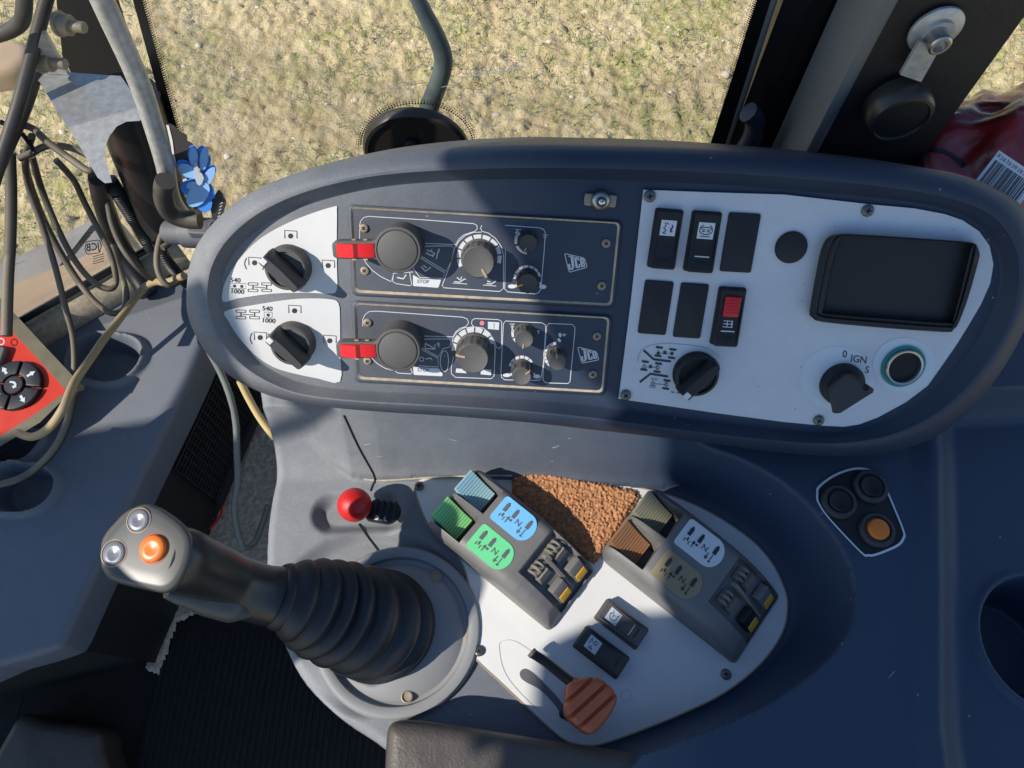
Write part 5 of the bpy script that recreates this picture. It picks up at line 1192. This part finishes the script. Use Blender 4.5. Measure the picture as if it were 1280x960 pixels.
tube_thing('frame_tube', 'dark scuffed frame tube crossing the upper left corner', 'tube', [zp(70, -40, .29), zp(58, 0, .27), zp(42, 60, .24), zp(26, 120, .21), (zp(12, 165, .19)), zp(-12, 240, .16)], .0057, 'framedark', 18, sm=5)
tube_thing('frame_tube', 'dark scuffed frame tube running down the left edge behind the bracket', 'tube', [zp(44, 92, .20), zp(30, 135, .19), zp(6, 190, .17), zp(-30, 270, .15)], .0062, 'framedark', 18, sm=5)
tube_thing('frame_tube', 'curved dark pipe end at the extreme upper left', 'tube', [zp(-40, 46, .26), zp(-5, 44, .26), zp(22, 32, .27), zp(30, 12, .285), zp(30, -40, .31)], .0062, 'framedark', 18, sm=5)
m = MB(); pp = [YP(.62).at(*q) for q in pts('66,-40 112,-40 158,98 175,160 120,150 78,70')]; m.rings([[(p_[0], .62, p_[2]) for p_ in pp], [(p_[0], .66, p_[2]) for p_ in pp]][::-1]); tag(m.build('front_post', 'pillar', None, smooth=0), 'dark brown cab post behind the steel tube and bracket', 'post')
m = MB(); m.tube([zp(156, 118, .19), zp(180, 190, .12), zp(200, 245, .06), zp(210, 285, .02)], .031, 32, True); o = m.build('post_sleeve', 'gripblack', None); tag(o, 'shiny black plastic sleeve standing under the bracket', 'sleeve')
# hoses and cables
def cable(P, z, r, mt, label, name='cable', group='cables hanging at the left of the cab'):
    P = pts(P) if isinstance(P, str) else P; z = np.interp(np.linspace(0, 1, len(P)), np.linspace(0, 1, len(z)), z) if not np.isscalar(z) else [z]*len(P)
    return tube_thing(name, label, 'cable' if name == 'cable' else name.replace('_', ' '), [zp(x, y, q) for (x, y), q in zip(P, z)], r, mt, 10, group)
cable('12,190 14,240 13,300 10,350 8,420', [.14, .08, .04], .0054, 'cable', 'thick black cable hanging straight down at the left edge')
cable('40,170 32,200 36,235 52,280 68,330 82,385 91,420 93,455 90,490 91,508', [.17, .10, .05, .0, -.04, -.06], .0033, 'cable', 'black cable ending at the corner of the red control box')
cable('30,190 36,225 56,278 84,330 112,370 134,389 147,391 156,384 157,362 148,332 141,306', [.14, .06, .0, -.02, -.03, -.02, .0], .0036, 'cable', 'long black cable hanging lowest, in a loop above the dash')
cable('40,195 54,242 80,302 102,337 122,356 138,361 145,353 143,335 136,312 122,285 105,252 92,225 70,200', [.14, .06, .02, .0, .0, .02, .04, .08, .12], .0033, 'cable', 'dusty grey cable in the shorter upper loop')
cable('115,195 126,228 134,250 140,280 152,308 168,330 186,346 207,353', [.12, .06, .03, -.02], .0033, 'cable', 'dusty cable running down to the joint left of the pod')
cable('230,345 208,353 196,352 182,358 168,374 150,398 130,424 112,450 98,470 90,484 78,512 60,536 40,546 22,541', [.03, .0, -.03, -.02, -.0, .03, .05, .02, -.02], .0042, 'cabletan', 'tan cable running diagonally to the red control box')
cable('100,484 92,500 84,530 68,562 42,588 18,601 -20,610', [.02, -.02, -.05, -.04], .0042, 'cable', 'black cable curving to the left edge below the red box')
cable('122,222 128,250 140,285 154,315 170,343 186,368', [.12, .02, -.05, -.07], [.009, .011, .0125, .0115], 'rubber', 'thick black hose reaching down to the dash', 'hose', None)
def corrugated(P, z, r, label):
    Q = catmull([zp(x, y, q) for (x, y), q in zip(pts(P), np.interp(np.linspace(0, 1, len(pts(P))), np.linspace(0, 1, len(z)), z))], 40, False)
    rr_ = [r*(1+.12*math.sin(i*1.6)) for i in range(len(Q))]; o = MB().tube(Q, rr_, 12).build('conduit', 'rubber', None, smooth=60); return tag(o, label, 'conduit', 'corrugated conduits beside the pod')
corrugated('136,225 152,248 168,274 180,295 192,312', [.10, .05, .02], .0075, 'black corrugated conduit between the cables and the bracket')
corrugated('196,300 208,325 222,342 236,356', [.04, .01, -.02], .0060, 'black corrugated conduit tucked behind the left end of the pod')
cable('203,310 212,302 207,288 200,300 196,325 200,345 212,357 232,346', [.06, .05, .02], .0034, 'cable', 'thin black cable curled beside the connector')
cable('262,440 276,466 288,497 295,530 296,565 297,600 293,632 296,660 305,684 318,678 328,655 335,632', [-.02, -.06, -.12, -.16, -.2, -.22], .0038, 'cablegrey', 'pale grey cable hanging down in front of the mesh grille')
cable('300,476 312,500 326,524 344,548', [.0, -.03, -.05], .0040, 'cableyellow', 'short yellow cable under the left end of the pod')
cable('10,170 22,158 40,160 60,178 90,200 112,214 118,205 108,193 85,184 60,182 38,192 24,198', [.18, .17, .16, .15], .0033, 'cable', 'coiled dusty cable loop tied below the bracket')
cable('0,152 12,158 26,166 36,178 44,192', [.18, .16], .0024, 'black', 'thin black cable tie around the left frame tube', 'cable_tie', None)
cable('266,650 264,632 270,618 276,622 277,640 270,652 262,662', [-.29, -.28], .0018, 'red', 'thin red wire lying on the carpet edge', 'wire', None)
# connector at the pod's left end
cn = thing('connector', 'black plug connector at the left end of the pod', 'connector', zp(236, 290, .06))
c0_ = zp(212, 290, .075); c1_ = zp(240, 291, .085); c2_ = zp(285, 292, .09)
MB().tube([c0_, c1_], .0125, 20).build('plug_body', 'plate', cn); MB().tube([c1_+(c0_-c1_)*.3, c2_], .0155, 20).build('plug_sleeve', 'plate', cn)
m = MB(Z(.10).frame(256, 286, 4)); m.prism(rrect(.032, .016, .004), -.006, .003, .002); m.build('plug_latch', 'plate', cn)
# blue flower hanger
FH = Plane(zp(238, 215, .17), (.15, -.75, .65))
fh = thing('flower_hanger', 'blue flower shaped hanger with a dark wavy card hung on the steel tube', 'hanger', FH.at(240, 220))
z5 = lambda s_: [(180+x/5.333, 140+y/5.333) for x, y in pts(s_)]
def flat(P, h0, h1, name, mt, par): 
    m = MB(); m.rings([[FH.at(*q, h0) for q in P[::-1]], [FH.at(*q, h1) for q in P[::-1]]]); return m.build(name, mt, par, smooth=0)
flat(catmull(z5('150,80 200,90 240,130 285,150 290,190 325,210 330,250 330,420 440,540 470,560 500,515 548,590 540,640 515,715 455,715 440,640 350,690 330,640 290,570 265,420 240,370 215,340 195,300 180,180'), 2), -.0016, -.0002, 'card', 'carddark', fh)
flat(z5('148,85 165,90 175,130 190,190 200,270 215,345 205,348 188,310 182,240 165,160'), -.0006, .0004, 'card_edge', 'card', fh)
flat(z5('232,345 250,350 260,405 280,410 290,500 290,570 272,570 262,470 245,405 235,380'), -.0006, .0006, 'card_edge', 'card', fh)
for k, (cx_, cy_, ln, wd_, a, mt) in enumerate([(330, 290, 95, 42, -100, 'flowerblue'), (375, 300, 105, 40, -80, 'flowerblue'), (410, 350, 90, 34, -70, 'flowerblue'), (430, 420, 100, 40, -55, 'flowerblue'), (280, 370, 95, 48, 215, 'flowerblue'), (310, 500, 90, 60, 170, 'flowerblue'), (400, 590, 110, 60, 80, 'flowerblue'), (430, 520, 90, 40, 60, 'flowerblue'), (330, 300, 90, 34, -95, 'flowerlight'), (400, 310, 110, 32, -82, 'flowerlight'), (425, 440, 110, 36, -60, 'flowerlight'), (295, 395, 100, 46, 210, 'flowerlight'), (360, 550, 130, 70, 130, 'flowerlight'), (320, 490, 50, 30, 170, 'flowerlight')]):
    ln *= 1.5; wd_ *= 1.8
    P = [(180+(cx_+ln/2*math.cos(R(q))*math.cos(R(a))-wd_/2*math.sin(R(q))*math.sin(R(a)))/5.333, 140+(cy_+ln/2*math.cos(R(q))*math.sin(R(a))+wd_/2*math.sin(R(q))*math.cos(R(a)))/5.333) for q in range(0, 360, 24)]
    flat(P, .0002+.0004*k, .0008+.0004*k, 'petal', mt, fh)
flat(z5('335,340 355,335 365,400 385,410 400,440 385,480 360,500 345,460 330,420'), .006, .0072, 'flower_center', 'flowergrey', fh)
pr2 = Print(FH, .0002); 
for k in range(5): pr2.line(z5('%d,%d %d,%d' % (490+k*5, 700-k*22, 505+k*5, 690-k*22)), .9, 'print')
pr2.build('printed_marks', fh)
# red control box
CB = Plane(zp(40, 470, -.035), (.05, -.12, 1))
cb = thing('control_box', 'red control box with a round black arrow keypad and bronze edge', 'control box', CB.at(10, 480))
bx = pts('84,490 45,445 0,398 -60,340 -120,470 -60,610 0,545 40,520')
m = MB(); m.rings([[CB.at(*q, -.03) for q in bx[::-1]], [CB.at(*q, 0) for q in bx[::-1]]], True, True); m.build('box_face', 'ctrlred', cb, smooth=0)
m = MB(); e_ = pts('0,372 45,421 93,472 84,490 45,445 0,398'); e_ = pts('-60,312 0,372 45,421 93,472 85,491 45,446 0,399 -60,341'); m.rings([[CB.at(*q, -.035) for q in e_[::-1]], [CB.at(*q, .004) for q in e_[::-1]]]); m.build('bronze_edge', 'bronze', cb, smooth=0)
m = MB(); e_ = pts('86,492 92,476 60,520 0,556 -60,622 -60,612 0,546 40,521'); e_ = pts('86,492 50,528 0,558 -60,625 -60,611 0,545 40,520 84,489'); m.rings([[CB.at(*q, -.035) for q in e_[::-1]], [CB.at(*q, .002) for q in e_[::-1]]]); m.build('bronze_edge', 'bronze', cb, smooth=0)
kc_ = (21, 483); k = CB.px(*kc_); T = CB.frame(*kc_, 8, 0)
m = MB(T); m.lathe([(33.5*k, 0), (33.5*k, .001), (31*k, .0012)], 48); m.build('keypad_base', 'dark', cb)
for q in range(4):
    a0 = 92+q*90-88; P = [(33*k*math.cos(R(a0+a)), 33*k*math.sin(R(a0+a))) for a in np.linspace(0, 84, 14)]+[(14.5*k*math.cos(R(a0+a)), 14.5*k*math.sin(R(a0+a))) for a in np.linspace(82, 2, 9)]
    m = MB(T); m.prism(P, 0, .006, .0012); ky = m.build('arrow_key', 'rubber', cb)
    am_ = R(a0+42); d_ = np.array([math.cos(am_), math.sin(am_)]); n_ = np.array([-d_[1], d_[0]]); c_ = d_*24*k
    m = MB(T); m.add([(*(c_+d_*a*k+n_*b*k), .0063) for a, b in ((-5.5, -1.6), (0, -1.6), (0, -3.6), (6, 0), (0, 3.6), (0, 1.6), (-5.5, 1.6))], [tuple(range(7))]); m.build('arrow', 'icon', ky, smooth=0)
m = MB(T); m.lathe([(12*k, 0), (12*k, .006), (11*k, .0068), (0, .0070)], 32); ck = m.build('center_key', 'rubber', cb)
m = MB(T); m.add([(x*k, y*k, .0073) for x, y in ((-5, 1.5), (-5, 4), (1, 4), (4.5, 1), (4.5, -2), (6, -2), (2.5, -5.5), (-1, -2), (1.5, -2), (1.5, .5), (-1, 1.5))], [tuple(range(11))]); m.build('arrow', 'icon', ck, smooth=0)
m = MB(CB.frame(-6, 446, 8, 0)); m.prism(rrect(30*k, 26*k, .004), 0, .008, .002); m.build('toggle_key', 'housing', cb)
pr3 = Print(CB, .0085); pr3.circle(1, 427, 4, 1.4, 'icon'); pr3.build('printed_symbol', cb)
